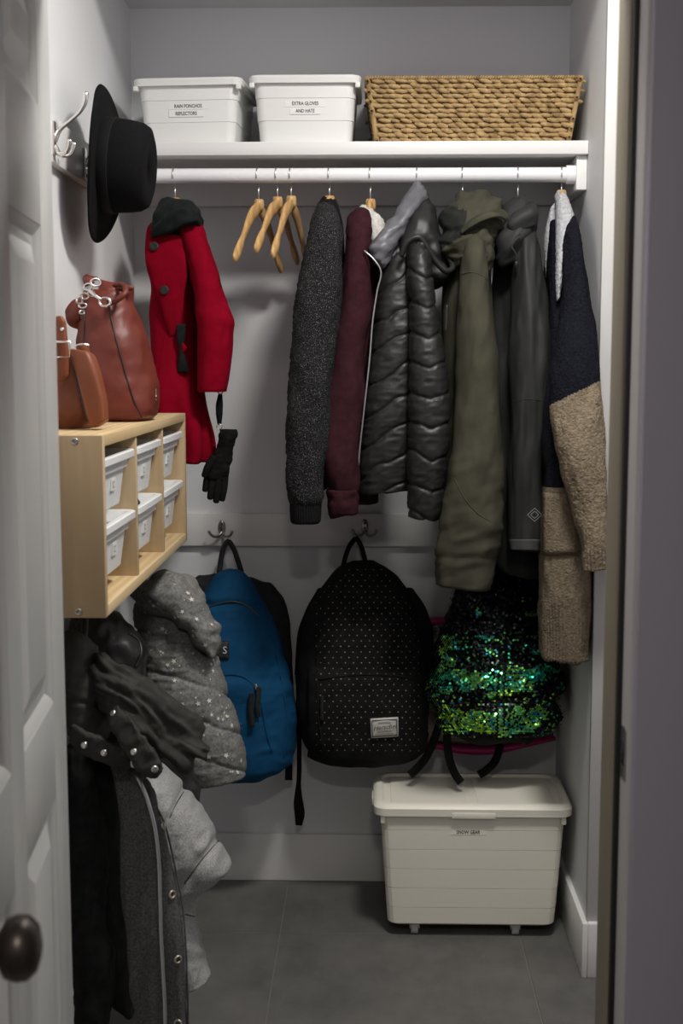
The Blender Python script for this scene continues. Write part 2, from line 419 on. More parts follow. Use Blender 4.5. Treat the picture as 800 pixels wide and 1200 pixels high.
# doorway wall with opening
g = box(-1.1, JL-.02, YD0+.012, YD1, 0, ZR); g.join(box(JR+.02, 1.65, YD0+.012, YD1, 0, ZR)); g.join(box(JL-.02, JR+.02, YD0+.012, YD1, 2.05, ZR))
struct('wall_doorway', g, hallwall_m)
struct('wall_hall_left', box(-1.1, -1.0, -1.8, YD0+.012, 0, ZR), hallwall_m)
struct('wall_hall_right', box(1.0, 1.1, -1.8, YD0+.012, 0, ZR), hallwall_m)
struct('wall_hall_behind', box(-1.0, 1.0, -1.8, -1.7, 0, ZR), hallwall_m)
# jambs, stops, casing
struct('trim_2', box(JL-.02, JL, YD0, YD1, 0, 2.03, .002), trim_m)
stop = part('door_stop', box(JR-.009, JR, 1.678, YD1-.002, 0, 2.03, .003), plain('stop_wood', (.30, .265, .20), rough=.6, spec=.3)); wst = part('weatherstrip', box(JR-.006, JR, 1.664, 1.678, 0, 2.03, .001), black_m)
gs = box(JR-.0015, JR+.001, 1.628, 1.656, .925, .995, .0008); strike = part('strike_plate', gs, pewter_m, label='dark metal strike plate')
lip = part('strike_plate_hole', box(JR-.0022, JR-.0012, 1.636, 1.652, .945, .975), black_m)
struct('trim_3', box(JR, JR+.02, YD0, YD1, 0, 2.03, .002), jamb_m, [stop, wst, strike, lip])
struct('trim_4', box(JL-.02, JR+.02, YD0, YD1, 2.03, 2.05), trim_m)
g = G(); g.join(box(JR+.004, JR+.085, YD0-.016, YD0+.012, 0, 2.12, .004))
struct('trim_5', g, plain('casing_paint', (.44, .415, .49), rough=.5, spec=.3))
# baseboards
struct('baseboard_back', box(XL, XR-.014, YB-.014, YB, 0, .137, .003), trim_m)
struct('baseboard_right', box(XR-.014, XR, YE-.02, YB-.0, 0, .137, .003), trim_m)
struct('baseboard_far', box(XR, 1.55, YE-.02, YE+.012, 0, .137, .003), trim_m)
struct('baseboard_left', box(XL, XL+.014, YD1, YB-.014, 0, .137, .003), trim_m)
# floor: slab with single tiles
gx = [XL, -.233, .387, 1.007, 1.55]; gy = [1.32, 1.93, 2.55, 3.17, YB]; tiles = []
for i in range(len(gx)-1):
    for j in range(len(gy)-1):
        x1 = gx[i+1]
        if j == 3 and gx[i] > XR: continue
        if j == 3: x1 = min(x1, XR)
        tiles.append(part('floor_tile', box(gx[i]+.0012, x1-.0012, gy[j]+.0012, gy[j+1]-.0012, -.008, 0, .0008, 1), tile_m, smooth_=False))
g = box(-1.1, 1.65, -1.8, YB+.1, -.06, -.0022)
struct('floor', g, grout_m, tiles)
# rails
def rail(name, g): return struct(name, g, trim_m)
rail('trim_6', box(XL, XR, YB-.018, YB, .966, 1.056, .002))
rail('trim_7', box(XL, XL+.018, YD1, YB-.018, .966, 1.056, .002))
rail('trim_8', box(XL, XL+.018, YD1, 3.19, 1.862, 1.952, .002))

# closet shelf on cleats, rod
sh_m = trim_m
cl = [part('cleat', box(XL+.001, XR-.001, YB-.02, YB-.001, 1.888, 1.969, .001), sh_m),
      part('cleat', box(XR-.026, XR-.001, 3.195, YB-.02, 1.888, 1.969, .001), sh_m),
      part('cleat', box(XL+.001, XL+.026, 3.195, YB-.02, 1.888, 1.969, .001), sh_m)]
g = G()
for k in (1.905, 1.925): g.join(lathe([(0.003, 0), (.003, .001)], (XR-.001, 3.197, k), (0, -1, 0), 8, ref=(0, 0, 1)))
thing('closet_shelf', 'long white painted shelf board across the top of the closet on white cleats', 'shelf',
      [part('shelf_board', box(XL+.001, XR-.001, 3.178, YB-.001, 1.970, 2.002, .0015), sh_m)]+cl)
RODY, RODZ, RODR = 3.218, 1.9270, .0180
rod_m = plain('rod_enamel', (.84, .84, .86), rough=.25, spec=.5)
thing('closet_rod', 'white round closet rod that the hangers hook over', 'rod',
      [part('rod', lathe([(RODR, 0), (RODR, XR-XL-.054)], (XL+.027, RODY, RODZ), (1, 0, 0), 32, ref=(0, 0, 1)), rod_m, auto=40),
       part('rod_socket', lathe([(.0, .0), (.0225, 0), (.0225, .022), (RODR, .022)], (XR-.0265, RODY, RODZ), (-1, 0, 0), 32, ref=(0, 0, 1)), rod_m, auto=40),
       part('rod_socket', lathe([(.0, .0), (.0225, 0), (.0225, .022), (RODR, .022)], (XL+.0265, RODY, RODZ), (1, 0, 0), 32, ref=(0, 0, 1)), rod_m, auto=40)])

# panel door standing open towards the viewer
hinge = np.array([JL+.003, 1.757]); free = np.array([-.362, 1.757-.732]); dv = (free-hinge)/np.linalg.norm(free-hinge); DW = .735
nv_ = np.array([-dv[1], dv[0]]);  nv_ = nv_ if nv_[0] > 0 else -nv_
MD = np.array([[dv[0], nv_[0], 0, hinge[0]], [dv[1], nv_[1], 0, hinge[1]], [0, 0, 1, .008], [0, 0, 0, 1]])
dp = []
FR = .010
dp.append(part('door_core', box(.004, DW-.004, -.030, -.0095, .003, 2.017).xf(MD), door_m, auto=30))
us = [(0, .105), (.3275, .4075), (DW-.105, DW)]; zs = [(0, .215), (.885, 1.015), (1.635, 1.785), (1.93, 2.02)]
for a, b in us: dp.append(part('stile', box(a, b, -.040 if a == 0 else -.0095, 0, 0, 2.02, .002).xf(MD), door_m, auto=30))
for a, b in zs:
    for (c, d) in ((.105, .3275), (.4075, DW-.105)): dp.append(part('rail', box(c, d, -.0096, 0, a, b, .0015).xf(MD), door_m, auto=30))
for (c, d) in ((.105, .3275), (.4075, DW-.105)):
    for (a, b) in ((.215, .885), (1.015, 1.635), (1.785, 1.93)):
        def rr(i, y): return [(c+i, y, a+i), (d-i, y, a+i), (d-i, y, b-i), (c+i, y, b-i)]
        gp = rings([rr(0, -.001), rr(.006, -.0035), rr(.014, -.0095), rr(.026, -.0095), rr(.050, -.0015), rr(.052, -.001)], cap0=False)
        dp.append(part('raised_panel', gp.xf(MD), door_m, auto=15))
kz = .950; kn = np.array([dv[0]*.680+hinge[0], dv[1]*.680+hinge[1], kz]); n3 = (nv_[0], nv_[1], 0)
kp = part('door_knob', lathe([(0, 0), (.031, 0), (.032, .004), (.028, .009), (.013, .012), (.011, .03), (.015, .036), (.026, .042), (.0295, .052), (.0285, .062), (.021, .070), (.008, .0735), (0, .074)], kn, n3, 32, ref=(0, 0, 1)), darksteel_m, label='dark bronze round knob')
dp.append(kp)
thing('door_1', 'white moulded panel door swung open at the left edge with a dark knob', 'door', dp, kind='structure')
# ================================================================ things on the top shelf
SZ = 2.0022
def tub(cx, cy, z, W, Dp, Hh, rot, lines, lab, org_dx=0.0):
    """lidded white tub: stepped tapering body, rim lid, label tape"""
    t = .014; hw, hd = W/2, Dp/2
    lv = []
    steps = [(0, -.024), (.004, -.020), (.33*Hh, -.016), (.335*Hh, -.0145), (.66*Hh, -.0115), (.665*Hh, -.010), (.90*Hh, -.008)]
    for z_, i in steps: lv.append((0, 0, z_, hw+i, hd+i, .022))
    body = rrloft(lv)
    lid = rrloft([(0, 0, .875*Hh, hw-.001, hd-.001, .02), (0, 0, .872*Hh, hw+.003, hd+.003, .022), (0, 0, .955*Hh, hw+.005, hd+.005, .024), (0, 0, .985*Hh, hw+.002, hd+.002, .022),
                  (0, 0, Hh, hw-.006, hd-.006, .018), (0, 0, Hh-.001, hw-.014, hd-.014, .016), (0, 0, Hh-.006, hw-.017, hd-.017, .015)])
    latch = [box(sx*(hw-.004)-.006, sx*(hw-.004)+.006, -hd-.004, -hd+.012, .80*Hh, .875*Hh, .002) for sx in (-1, 1)]
    M = np.eye(4); c, s = math.cos(rot), math.sin(rot); M[:2, :2] = [[c, -s], [s, c]]; M[:3, 3] = (cx, cy, z)
    fy = -hd+.0122
    tps, inks = [], []
    for k, (txt, zz, dx) in enumerate(lines):
        wd = .0056*len(txt)+.030
        tl = part('label_tape', box(dx-wd/2, dx+wd/2, fy-.0006, fy+.002, zz-.0075, zz+.0075).xf(M), tape_m, [part('lettering', frame_text(txt, .0122, (dx, fy-.0006, zz), (.76, 0, 0), (0, 0, 1), bold=.0002).xf(M), ink_m, smooth_=False)], smooth_=False)
        tps.append(tl)
    return thing('storage_bin', lab, 'storage bin', [part('body', body.xf(M), plastic_m, tps, auto=25), part('lid', lid.xf(M), plastic_m, auto=30)]+[part('latch', l.xf(M), plastic_m, auto=30) for l in latch], group='white lidded bins on the top shelf')
tub(-.440, 3.335, SZ, .262, .275, .157, -.075, [('RAIN PONCHOS', .090, .0), ('REFLECTORS', .0725, -.005)], 'white lidded plastic bin on the shelf labelled RAIN PONCHOS REFLECTORS')
tub(-.163, 3.325, SZ, .264, .275, .160, .0, [('EXTRA GLOVES', .093, .0), ('AND HATS', .0755, -.0)], 'white lidded plastic bin on the shelf labelled EXTRA GLOVES AND HATS')

# woven basket: every strand of the plait is a small twisted lump in rows around tapering sides
wick_m = NT('water_hyacinth')
_f1 = wick_m.noise(55, wick_m.coord((1, 1, .35)), 4); wick_m.l(wick_m.ramp(_f1, [(.3, (.21, .13, .055)), (.5, (.36, .24, .105)), (.72, (.50, .355, .175))]), wick_m.b.inputs['Base Color']); wick_m.set(Roughness=.62, Specular_IOR_Level=.3)
wick_m.bump(wick_m.noise(160, wick_m.coord((1, 1, .2)), 2), .35, .002); wick_m = wick_m.m
BX0, BX1 = -.012, .503; BCX = (BX0+BX1)/2; BH = .156; BYc = 3.345; BD = .29
nrow = 13
base = np.array([[math.cos(a)*math.cos(b), math.sin(b), math.sin(a)*math.cos(b)] for b in (-1.1, -.5, 0, .5, 1.1) for a in np.linspace(0, 2*math.pi, 7)[:-1]])
bf = [(i*6+j, i*6+(j+1) % 6, (i+1)*6+(j+1) % 6, (i+1)*6+j) for i in range(4) for j in range(6)]
def wall_pts(z):
    k = z/BH; hw = (BX1-BX0)/2-.024*(1-k); hd = BD/2-.020*(1-k); return hw, hd
gw = G()
for r in range(nrow):
    z = .0085+(BH-.0195)*r/(nrow-1); hw, hd = wall_pts(z); per = [(-hw, -hd, hw, -hd), (hw, -hd, hw, hd), (hw, hd, -hw, hd), (-hw, hd, -hw, -hd)]
    for si, (xa, ya, xb, yb) in enumerate(per):
        L = math.hypot(xb-xa, yb-ya); ux, uy = (xb-xa)/L, (yb-ya)/L; ln = .0245; n = int(L/ln*1.0)
        for k in range(n+1):
            t = (k+.5*(r % 2)+random.uniform(-.1, .1))/n
            if t > 1.0 or t < 0: continue
            out = .0015*(1 if (k+r) % 2 else -1)
            c = np.array([BCX+xa+ux*L*t+uy*out, BYc+ya+uy*L*t-ux*out, SZ+z+random.uniform(-.0012, .0012)])
            l_, h_, d_ = .0175*random.uniform(.9, 1.1), .0060*random.uniform(.9, 1.15), .0062
            tw = -.17+random.uniform(-.10, .10)
            # local axes: along, out, up (twisted in the wall plane)
            al = np.array([ux, uy, 0]); up = np.array([0, 0, 1.]); o = np.array([uy, -ux, 0])
            a2 = al*math.cos(tw)+up*math.sin(tw); u2 = -al*math.sin(tw)+up*math.cos(tw)
            q = base[:, 1:2]*l_*a2+base[:, 0:1]*d_*o+base[:, 2:3]*h_*u2
            gw.add(c+q, bf)
weave = part('weave', gw, wick_m, kind='stuff')
gi = G(); hw0, hd0 = wall_pts(0); hw1, hd1 = wall_pts(BH)
gi.join(rrloft([(BCX, BYc, SZ+.001, hw0-.002, hd0-.002, .01), (BCX, BYc, SZ+BH-.006, hw1-.003, hd1-.003, .012), (BCX, BYc, SZ+BH-.006, hw1-.010, hd1-.010, .012), (BCX, BYc, SZ+.01, hw0-.01, hd0-.01, .012)]))
core = part('liner_wall', gi, plain('basket_core', (.16, .09, .035), rough=.9), auto=40)
gr = G(); hw, hd = wall_pts(BH); per = [(-hw, -hd, hw, -hd), (hw, -hd, hw, hd), (hw, hd, -hw, hd), (-hw, hd, -hw, -hd)]
for (xa, ya, xb, yb) in per:
    L = math.hypot(xb-xa, yb-ya); n = int(L/.0062)
    for k in range(n):
        t = k/n; c = np.array([BCX+xa+(xb-xa)*t, BYc+ya+(yb-ya)*t, SZ+BH-.004])
        ux, uy = (xb-xa)/L, (yb-ya)/L
        q = base[:, 1:2]*.0075*np.array([0.2*ux, .2*uy, .75])+base[:, 0:1]*.0042*np.array([ux, uy, .3])+base[:, 2:3]*.008*np.array([uy, -ux, 0])
        gr.add(c+q, bf)
rim = part('rim', gr, wick_m, kind='stuff')
corner = []
for sx in (-1, 1):
    for sy in (-1, 1):
        corner.append(part('corner_cord', tube([(BCX+sx*hw0, BYc+sy*hd0, SZ+.008), (BCX+sx*hw1, BYc+sy*hd1, SZ+BH-.004)], .0065, n=12, seg=8), wick_m))
thing('woven_basket', 'long brown woven water hyacinth basket on the right of the top shelf', 'basket', [weave, core, rim]+corner)

# ================================================================ left wall: hook, hat
def wall_hook(y, z):
    x = XL+.018
    b = part('base_plate', box(x, x+.004, y-.009, y+.009, z-.035, z+.03, .0018), steel_m, auto=30)
    up = part('hat_prong', tube([(x+.002, y, z-.008), (x+.012, y, z+.012), (x+.034, y-.002, z+.030), (x+.055, y-.004, z+.048), (x+.066, y-.004, z+.072), (x+.066, y-.004, z+.082)], [.0055, .0045, .0038, .0036, .0048, .0066], n=30, seg=12), steel_m)
    lo = [part('coat_prong', tube([(x+.002, y, z-.018), (x+.012, y+s*.006, z-.034), (x+.026, y+s*.014, z-.033), (x+.034, y+s*.017, z-.020), (x+.036, y+s*.018, z-.010)], [.005, .0045, .004, .004, .0052], n=24, seg=10), steel_m) for s in (-1, 1)]
    return [b, up]+lo
thing('wall_hook', 'empty brushed nickel hat and coat hook screwed to the upper left rail', 'hook', wall_hook(2.575, 1.912), group='nickel hooks on the left wall')
thing('wall_hook', 'brushed nickel hook behind the black hat on the upper left rail', 'hook', wall_hook(2.85, 1.905), group='nickel hooks on the left wall')
hatm = fabric('black_felt', (.0045, .0045, .005), (.007, .007, .0075), 120, rough=.95, bump=.25, fine=500, spec=.12)
hc = np.array([-.575, 2.79, 1.890]); ax = np.array([1, -.035, -.075]); ax /= np.linalg.norm(ax)
prof_c = [(.098, -.002), (.099, .008), (.0985, .030), (.096, .060), (.092, .085), (.084, .0985), (.068, .104), (.04, .101), (0, .098)]
a = np.linspace(0, 2*math.pi, 64, endpoint=False); s1 = np.cross(ax, (0, 0, 1.)); s1 /= np.linalg.norm(s1); s2 = np.cross(s1, ax); s2 = s2 if s2[2] > 0 else -s2
def hring(r, h, el=.94, dent=0): return hc+ax*(h+dent*0)+np.outer(np.cos(a)*r*el, s1)+np.outer(np.sin(a)*r, s2)
crown = rings([hring(r, h) for r, h in prof_c], cap0=False)
bv = []
for r, h in [(.098, .004), (.105, .002), (.130, -.002), (.150, -.003), (.163, -.001), (.1645, .001), (.163, .003), (.150, .0015), (.130, .0025), (.098, .008)]:
    q = hring(r, h); curl = ((r-.098)/.066)**2
    q = q+np.outer(curl*(.010*np.cos(2*a)+.002), ax); bv.append(q)
brim = rings(bv, cap0=False, cap1=False)
bnd = rings([hring(r, h) for r, h in [(.0995, .004), (.1010, .006), (.1005, .030), (.0985, .031)]], cap0=False, cap1=False)
thing('hat', 'black felt hat with a wide brim hanging on the left wall', 'hat',
      [part('crown', crown, hatm), part('brim', brim, hatm), part('hat_band', bnd, fabric('hat_ribbon', (.005, .005, .006), (.009, .009, .010), 200, rough=.7, bump=.1), auto=40)])

# ================================================================ pine wall shelf with pull-out tubs
CX0, CX1, CY0, CY1, CZ0, CZ1 = XL+.001, -.436, 2.065, 3.000, 1.052, 1.353
T = .019
pp = [part('top_board', box(CX0, CX1, CY0+T, CY1-T, CZ1-T, CZ1, .0015), pine_y, auto=30), part('bottom_board', box(CX0, CX1, CY0+T, CY1-T, CZ0, CZ0+T, .0015), pine_y, auto=30)]
scr = [part('screw', lathe([(0, .0), (.0062, 0), (.0062, .002), (.003, .0025), (.0028, .001), (0, .001)], (CX1-.045, CY0, z), (0, -1, 0), 14, ref=(0, 0, 1)), pewter_m) for z in (CZ1-.010, CZ0+.010)]
pp.append(part('side_panel', box(CX0, CX1, CY0, CY0+T, CZ0, CZ1, .0015), pine_z, scr, auto=30))
hl = [part('peg_hole', lathe([(0, .0004), (.0035, .0004), (.0035, -.004)], (CX1-.035, CY1-T, z), (0, -1, 0), 10, ref=(0, 0, 1)), black_m) for z in (1.268, 1.240)]
pp.append(part('side_panel', box(CX0, CX1, CY1-T, CY1, CZ0, CZ1, .0015), pine_z, hl, auto=30))
inner = (CY1-CY0-2*T); DV = .014; bay = (inner-2*DV)/3; bays = []
for k in range(3):
    y0 = CY0+T+k*(bay+DV); bays.append((y0, y0+bay))
    if k < 2: pp.append(part('divider', box(CX0, CX1-.003, y0+bay, y0+bay+DV, CZ0+T, CZ1-T, .001), pine_z, auto=30))
for (y0, y1) in bays:
    for z in (1.198, 1.312):
        for (a_, b_) in ((y0, y0+.006), (y1-.006, y1)): pp.append(part('runner', box(CX0+.01, CX1-.012, a_, b_, z-.016, z-.010), pine_y, auto=30))
thing('wall_shelf_unit', 'light pine wall unit with six cubby bays holding white tubs', 'wall shelf', pp)
def small_tub(y0, y1, zr, lab, zs_=1.0):
    cx, cy = (CX0+CX1)/2+.004, (y0+y1)/2; hx_, hy_ = (CX1-CX0)/2-.006, (y1-y0)/2-.003
    bh = .098
    lv = [(cx, cy, zr-bh, hx_-.024, hy_-.046, .018), (cx, cy, zr-bh+.004, hx_-.020, hy_-.042, .022), (cx, cy, zr-.03, hx_-.013, hy_-.030, .024), (cx, cy, zr-.0295, hx_-.008, hy_-.024, .022), (cx, cy, zr-.016, hx_-.007, hy_-.022, .022),
          (cx, cy, zr-.0155, hx_-.0015, hy_-.0015, .016), (cx, cy, zr-.013, hx_, hy_, .016), (cx, cy, zr-.002, hx_, hy_, .016), (cx, cy, zr, hx_-.003, hy_-.003, .015), (cx, cy, zr-.001, hx_-.012, hy_-.014, .014),
          (cx, cy, zr-.02, hx_-.016, hy_-.032, .02), (cx, cy, zr-bh+.004, hx_-.028, hy_-.050, .018)]
    b = part('tub_body', rrloft(lv), tub_m, auto=28)
    fx = cx+hx_-.0148; yc = cy-.004; zc = zr-.054
    cd_ = part('icon_card', box(fx-.002, fx+.0012, yc-.019, yc+.019, zc-.010, zc+.011), tape_m, [part('icon', box(fx+.0008, fx+.0016, yc-.008, yc+.008, zc-.006, zc+.006).join(box(fx+.001, fx+.0018, yc-.004, yc+.004, zc-.003, zc+.003), 1), [plain('icon_grey', (.35, .36, .36)), tape_m] if 'icon_grey' not in MATS else [MATS['icon_grey'], tape_m], smooth_=False)], smooth_=False)
    return thing('pull_out_tub', lab, 'storage tub', [b, cd_], group='white tubs in the pine wall unit')
names = ['nearest the door', 'in the middle bay', 'farthest from the door']
for k, (y0, y1) in enumerate(bays):
    small_tub(y0, y1, 1.312, 'white plastic tub in the upper row of the pine unit, '+names[k])
    small_tub(y0, y1, 1.198, 'white plastic tub in the lower row of the pine unit, '+names[k])
# what sticks out of the lower tubs
redm = fabric('red_knit', (.22, .008, .015), (.32, .014, .022), 90, rough=.95, bump=.4, fine=300)
gryk = fabric('grey_knit', (.035, .036, .04), (.07, .07, .075), 90, rough=.95, bump=.4, fine=300)
def lump(x, y, z, rx, ry, rz, seed):
    th = np.linspace(0, 2*math.pi, 28, endpoint=False); rs = []
    for ph in np.linspace(-1.45, 1.45, 14):
        c = np.stack([np.cos(th)*math.cos(ph), np.sin(th)*math.cos(ph), np.full(28, math.sin(ph))], 1)
        k = 1+.18*fbm(c[:, 0]*2.2+seed, c[:, 1]*2.2, c[:, 2]*2.2, seed); rs.append(np.array([x, y, z])+c*k[:, None]*np.array([rx, ry, rz]))
    return rings(rs)
y0, y1 = bays[2]
thing('knit_hat', 'red knit item poking out of the lower white tub farthest from the door', 'knitwear', [part('knit', lump(-.485, (y0+y1)/2-.050, 1.186, .028, .045, .030, 3), redm)])
y0, y1 = bays[1]
thing('knit_glove', 'dark grey knit item lying in the middle lower white tub', 'knitwear', [part('knit', lump(-.492, (y0+y1)/2-.035, 1.178, .030, .055, .028, 5).join(lump(-.490, (y0+y1)/2+.03, 1.178, .026, .03, .024, 6)), gryk)])

# ================================================================ snow gear bin on casters
bx0, bx1 = -.005+.0, .505; z0 = .030
SW, SD, SH = .470, .250, .316; scx, scy = .2600, 3.257
lv = []
nb = 6
for k in range(nb):
    za = SH*k/nb; zb = SH*(k+1)/nb; ia = -.020+.020*(k/nb); ib = ia+.003
    if k == 0: lv += [(scx, scy, z0, SW/2+ia-.012, SD/2+ia-.012, .02), (scx, scy, z0+.006, SW/2+ia-.002, SD/2+ia-.002, .025)]
    lv += [(scx, scy, z0+za+.008*(k == 0), SW/2+ia, SD/2+ia, .026), (scx, scy, z0+zb-.002, SW/2+ib, SD/2+ib, .026), (scx, scy, z0+zb-.001, SW/2+ib-.0018, SD/2+ib-.0018, .026)]
zt = z0+SH
lx, ly = .252, .136
txt = part('label_tape', box(scx-.012-.045, scx-.012+.045, scy-SD/2+.0034, scy-SD/2+.008, zt-.058-.007, zt-.058+.007), cream_m, [part('lettering', frame_text('SNOW GEAR', .0130, (scx-.012, scy-SD/2+.0032, zt-.058), (.78, 0, 0), (0, 0, 1), bold=.0002), ink_m, smooth_=False)], smooth_=False)
sbody = part('body', rrloft(lv), cream_m, [txt], auto=20)
lidm = rrloft([(scx, scy, zt-.012, lx-.004, ly-.004, .03), (scx, scy, zt-.013, lx-.001, ly-.001, .032), (scx, scy, zt+.006, lx, ly, .034), (scx, scy, zt+.014, lx-.006, ly-.006, .034), (scx, scy, zt+.0165, lx-.012, ly-.012, .032), (scx, scy, zt+.0165, lx-.022, ly-.022, .03), (scx, scy, zt+.010, lx-.028, ly-.028, .026)])
pads = [part('lid_panel', rrloft([(scx+s*.110, scy-.005, zt+.0098, .098, .105, .006), (scx+s*.110, scy-.005, zt+.0125, .096, .103, .006)]), cream_m, auto=30) for s in (-1, 1)]
slid = part('lid', lidm, cream_m, pads, auto=30)
lat = [part('latch', box(scx-.055, scx+.055, scy-ly-.0008, scy-ly+.006, zt-.018, zt-.002, .002), cream_m, auto=30),
       part('latch', box(scx+lx-.03, scx+lx-.018, scy-ly+.008, scy-ly+.03, zt-.035, zt-.008, .002), cream_m, auto=30), part('latch', box(scx-lx+.018, scx-lx+.03, scy-ly+.008, scy-ly+.03, zt-.035, zt-.008, .002), cream_m, auto=30),
       part('latch', box(scx-lx-.004, scx-lx+.003, scy-.03, scy+.03, zt-.022, zt-.002, .002), cream_m, auto=30)]
cs = []
for sx in (-1, 1):
    for sy in (-1, 1):
        x, y = scx-.015+sx*.130, scy+sy*.08
        wl = part('wheel', lathe([(0, -.009), (.015, -.009), (.0163, -.006), (.0163, .006), (.015, .009), (0, .009)], (x, y, .0165), (1, 0, 0), 20, ref=(0, 0, 1)), caster_m, auto=40)
        cs.append(part('caster', box(x-.013, x-.010, y-.010, y+.010, .016, z0+.003, .001).join(box(x+.010, x+.013, y-.010, y+.010, .016, z0+.003, .001)).join(box(x-.013, x+.013, y-.012, y+.012, z0-.006, z0+.002, .001)), caster_m, [wl], auto=30))
thing('rolling_storage_bin', 'large cream lidded bin on casters standing on the floor, labelled SNOW GEAR', 'storage bin', [sbody, slid]+lat+cs)
# ================================================================ hangers
def hanger_geo(x, ang, arm=.205, drop=.150, far=None, neckz=1.872, near_scale=1.0):
    """returns wooden body and wire hook for a hanger over the rod at x; ang turns its near arm to the left"""
    c, s = math.cos(ang), math.sin(ang)
    def W(u, z): return (x+u*s, RODY+u*c, z)          # u<0 towards the viewer
    body = G()
    for sg in (-1, 1):
        pts = [W(0, neckz-.006), W(sg*.016, neckz-.016), W(sg*arm*.30, neckz-drop*.24), W(sg*arm*.62, neckz-drop*.58), W(sg*arm*.9, neckz-drop*.90), W(sg*arm, neckz-drop)]
        body.join(tube(pts, [.012, .0165, .0175, .016, .0140, .0125, .0100, .0140, .0155, .0120], n=48, seg=14, flat=.50, ref=(c, -s, 0)))
    body.join(lathe([(0, 0), (.0105, 0), (.0125, -.004), (.0135, -.02), (.008, -.03), (0, -.032)], (x, RODY, neckz+.008), (0, 0, 1), 14))
    r = RODR+.0022; th = np.radians(np.linspace(200, 0, 14)); hk = [W(r*math.cos(t), RODZ+r*math.sin(t)) for t in th]
    hk += [W(r*.85, RODZ-r*.55), W(r*.25, RODZ-r*1.15), W(0, RODZ-r*1.6), W(0, neckz+.004)]
    return body, tube(hk, .0017, n=60, seg=8)
def hanger(x, ang, label, arm=.205, drop=.15, neckz=1.872, group='wooden hangers on the rod'):
    b, h = hanger_geo(x, ang, arm, drop, neckz=neckz)
    return thing('wooden_hanger', label, 'hanger', [part('shoulder_bar', b, hang_m), part('wire_hook', h, steel_m)], group=group)
def rodx(px): return float(P(px, 205, RODY)[0])
hanger(rodx(303), .22, 'leftmost of the three empty wooden hangers', .190, .150, 1.862)
hanger(rodx(325), .20, 'middle of the three empty wooden hangers', .190, .135, 1.868)
hanger(rodx(341), .17, 'rightmost of the three empty wooden hangers, beside the speckled coat', .190, .150, 1.870)
for px, nz, lb in ((205, 1.866, 'the red coat'), (386, 1.870, 'the speckled black coat'), (434, 1.862, 'the burgundy sweatshirt'), (489, 1.890, 'the black quilted jacket'), (542, 1.874, 'the olive coat'), (607, 1.864, 'the dark grey rain jacket'), (658, 1.882, 'the colour-block cardigan')):
    hanger(rodx(px), .15, 'wooden hanger holding '+lb, .055, .075, nz)

# ================================================================ garment fabrics
red_wool = fabric('red_wool', (.19, .0015, .011), (.215, .002, .013), 50, rough=.95, bump=.5, fine=260, sheen=.0, spec=.05)
dkgreen_vel = fabric('dark_velvet', (.004, .007, .007), (.010, .014, .013), 60, rough=.9, bump=.2, spec=.2)
def boucle():
    m = NT('speckled_boucle'); f = m.noise(470, m.coord(), 2, .6); g2 = m.noise(30, m.coord(), 3)
    m.l(m.ramp(f, [(.52, (.011, .011, .012)), (.60, (.035, .035, .037)), (.72, (.24, .24, .24))]), m.b.inputs['Base Color']); m.set(Roughness=.95, Specular_IOR_Level=.15); m.bump(m.noise(240, m.coord(), 2), .9, .004); return m.m
boucle_m = boucle()
rib_black = fabric('black_rib', (.007, .007, .008), (.014, .014, .015), 200, rough=.95, bump=.3, spec=.1)
burg_m = fabric('burgundy_fleece', (.030, .0095, .0135), (.043, .0135, .018), 60, rough=.95, bump=.4, fine=380, spec=.1)
fleece_w = fabric('white_fleece', (.50, .48, .45), (.64, .62, .58), 60, rough=1, bump=.9, fine=180, dist=.004, spec=.1)
puff_m = fabric('black_nylon', (.012, .0125, .012), (.018, .018, .0175), 30, rough=.47, bump=.2, fine=140, spec=.4)
grey_sat = fabric('grey_satin', (.105, .105, .118), (.14, .14, .155), 25, rough=.42, bump=.1, fine=60, spec=.45)
olive_m = fabric('olive_cotton', (.042, .041, .027), (.058, .056, .038), 14, rough=.8, bump=.35, fine=500, spec=.2)
olive_dk = fabric('black_lining', (.010, .011, .010), (.017, .018, .016), 40, rough=.8, bump=.3, spec=.2)
rain_m = fabric('charcoal_shell', (.016, .017, .017), (.024, .025, .0245), 18, rough=.62, bump=.25, fine=500, spec=.3)
knit_tan = fabric('tan_knit', (.165, .130, .088), (.265, .215, .15), 130, rough=1, bump=.9, fine=210, dist=.004, spec=.1)
knit_taupe = fabric('taupe_knit', (.135, .108, .074), (.20, .162, .114), 130, rough=1, bump=.9, fine=210, dist=.004, spec=.1)
knit_navy = fabric('navy_knit', (.005, .0055, .009), (.011, .012, .018), 130, rough=1, bump=.9, fine=210, dist=.004, spec=.1)
knit_white = fabric('pale_grey_knit', (.36, .37, .39), (.50, .51, .53), 130, rough=1, bump=.9, fine=210, dist=.004, spec=.1)
parka_m = fabric('parka_twill', (.020, .020, .018), (.032, .032, .028), 16, rough=.72, bump=.3, fine=480, spec=.3)
parka_lin = fabric('parka_padding', (.034, .034, .030), (.050, .049, .043), 16, rough=.6, bump=.2, fine=300, spec=.35)
blackcloth = fabric('black_cloth', (.006, .006, .006), (.012, .012, .012), 40, rough=.85, bump=.25, spec=.15)
melange = fabric('grey_melange', (.05, .05, .05), (.125, .125, .122), 650, stretch=(.4, 1, .4), rough=.9, bump=.15, fine=350, spec=.15)
silver_m = fabric('silver_heather', (.22, .22, .22), (.43, .43, .425), 700, stretch=(.35, 1, .35), rough=.5, bump=.08, fine=300, spec=.4)
star_m = fabric('star_heather', (.11, .11, .105), (.215, .215, .205), 170, rough=.62, bump=.3, fine=300, spec=.3)
starprint = plain('star_print', (.62, .60, .53), rough=.7)
leather_blk = fabric('black_leather', (.010, .010, .010), (.016, .016, .015), 40, rough=.42, bump=.4, fine=140, spec=.5)
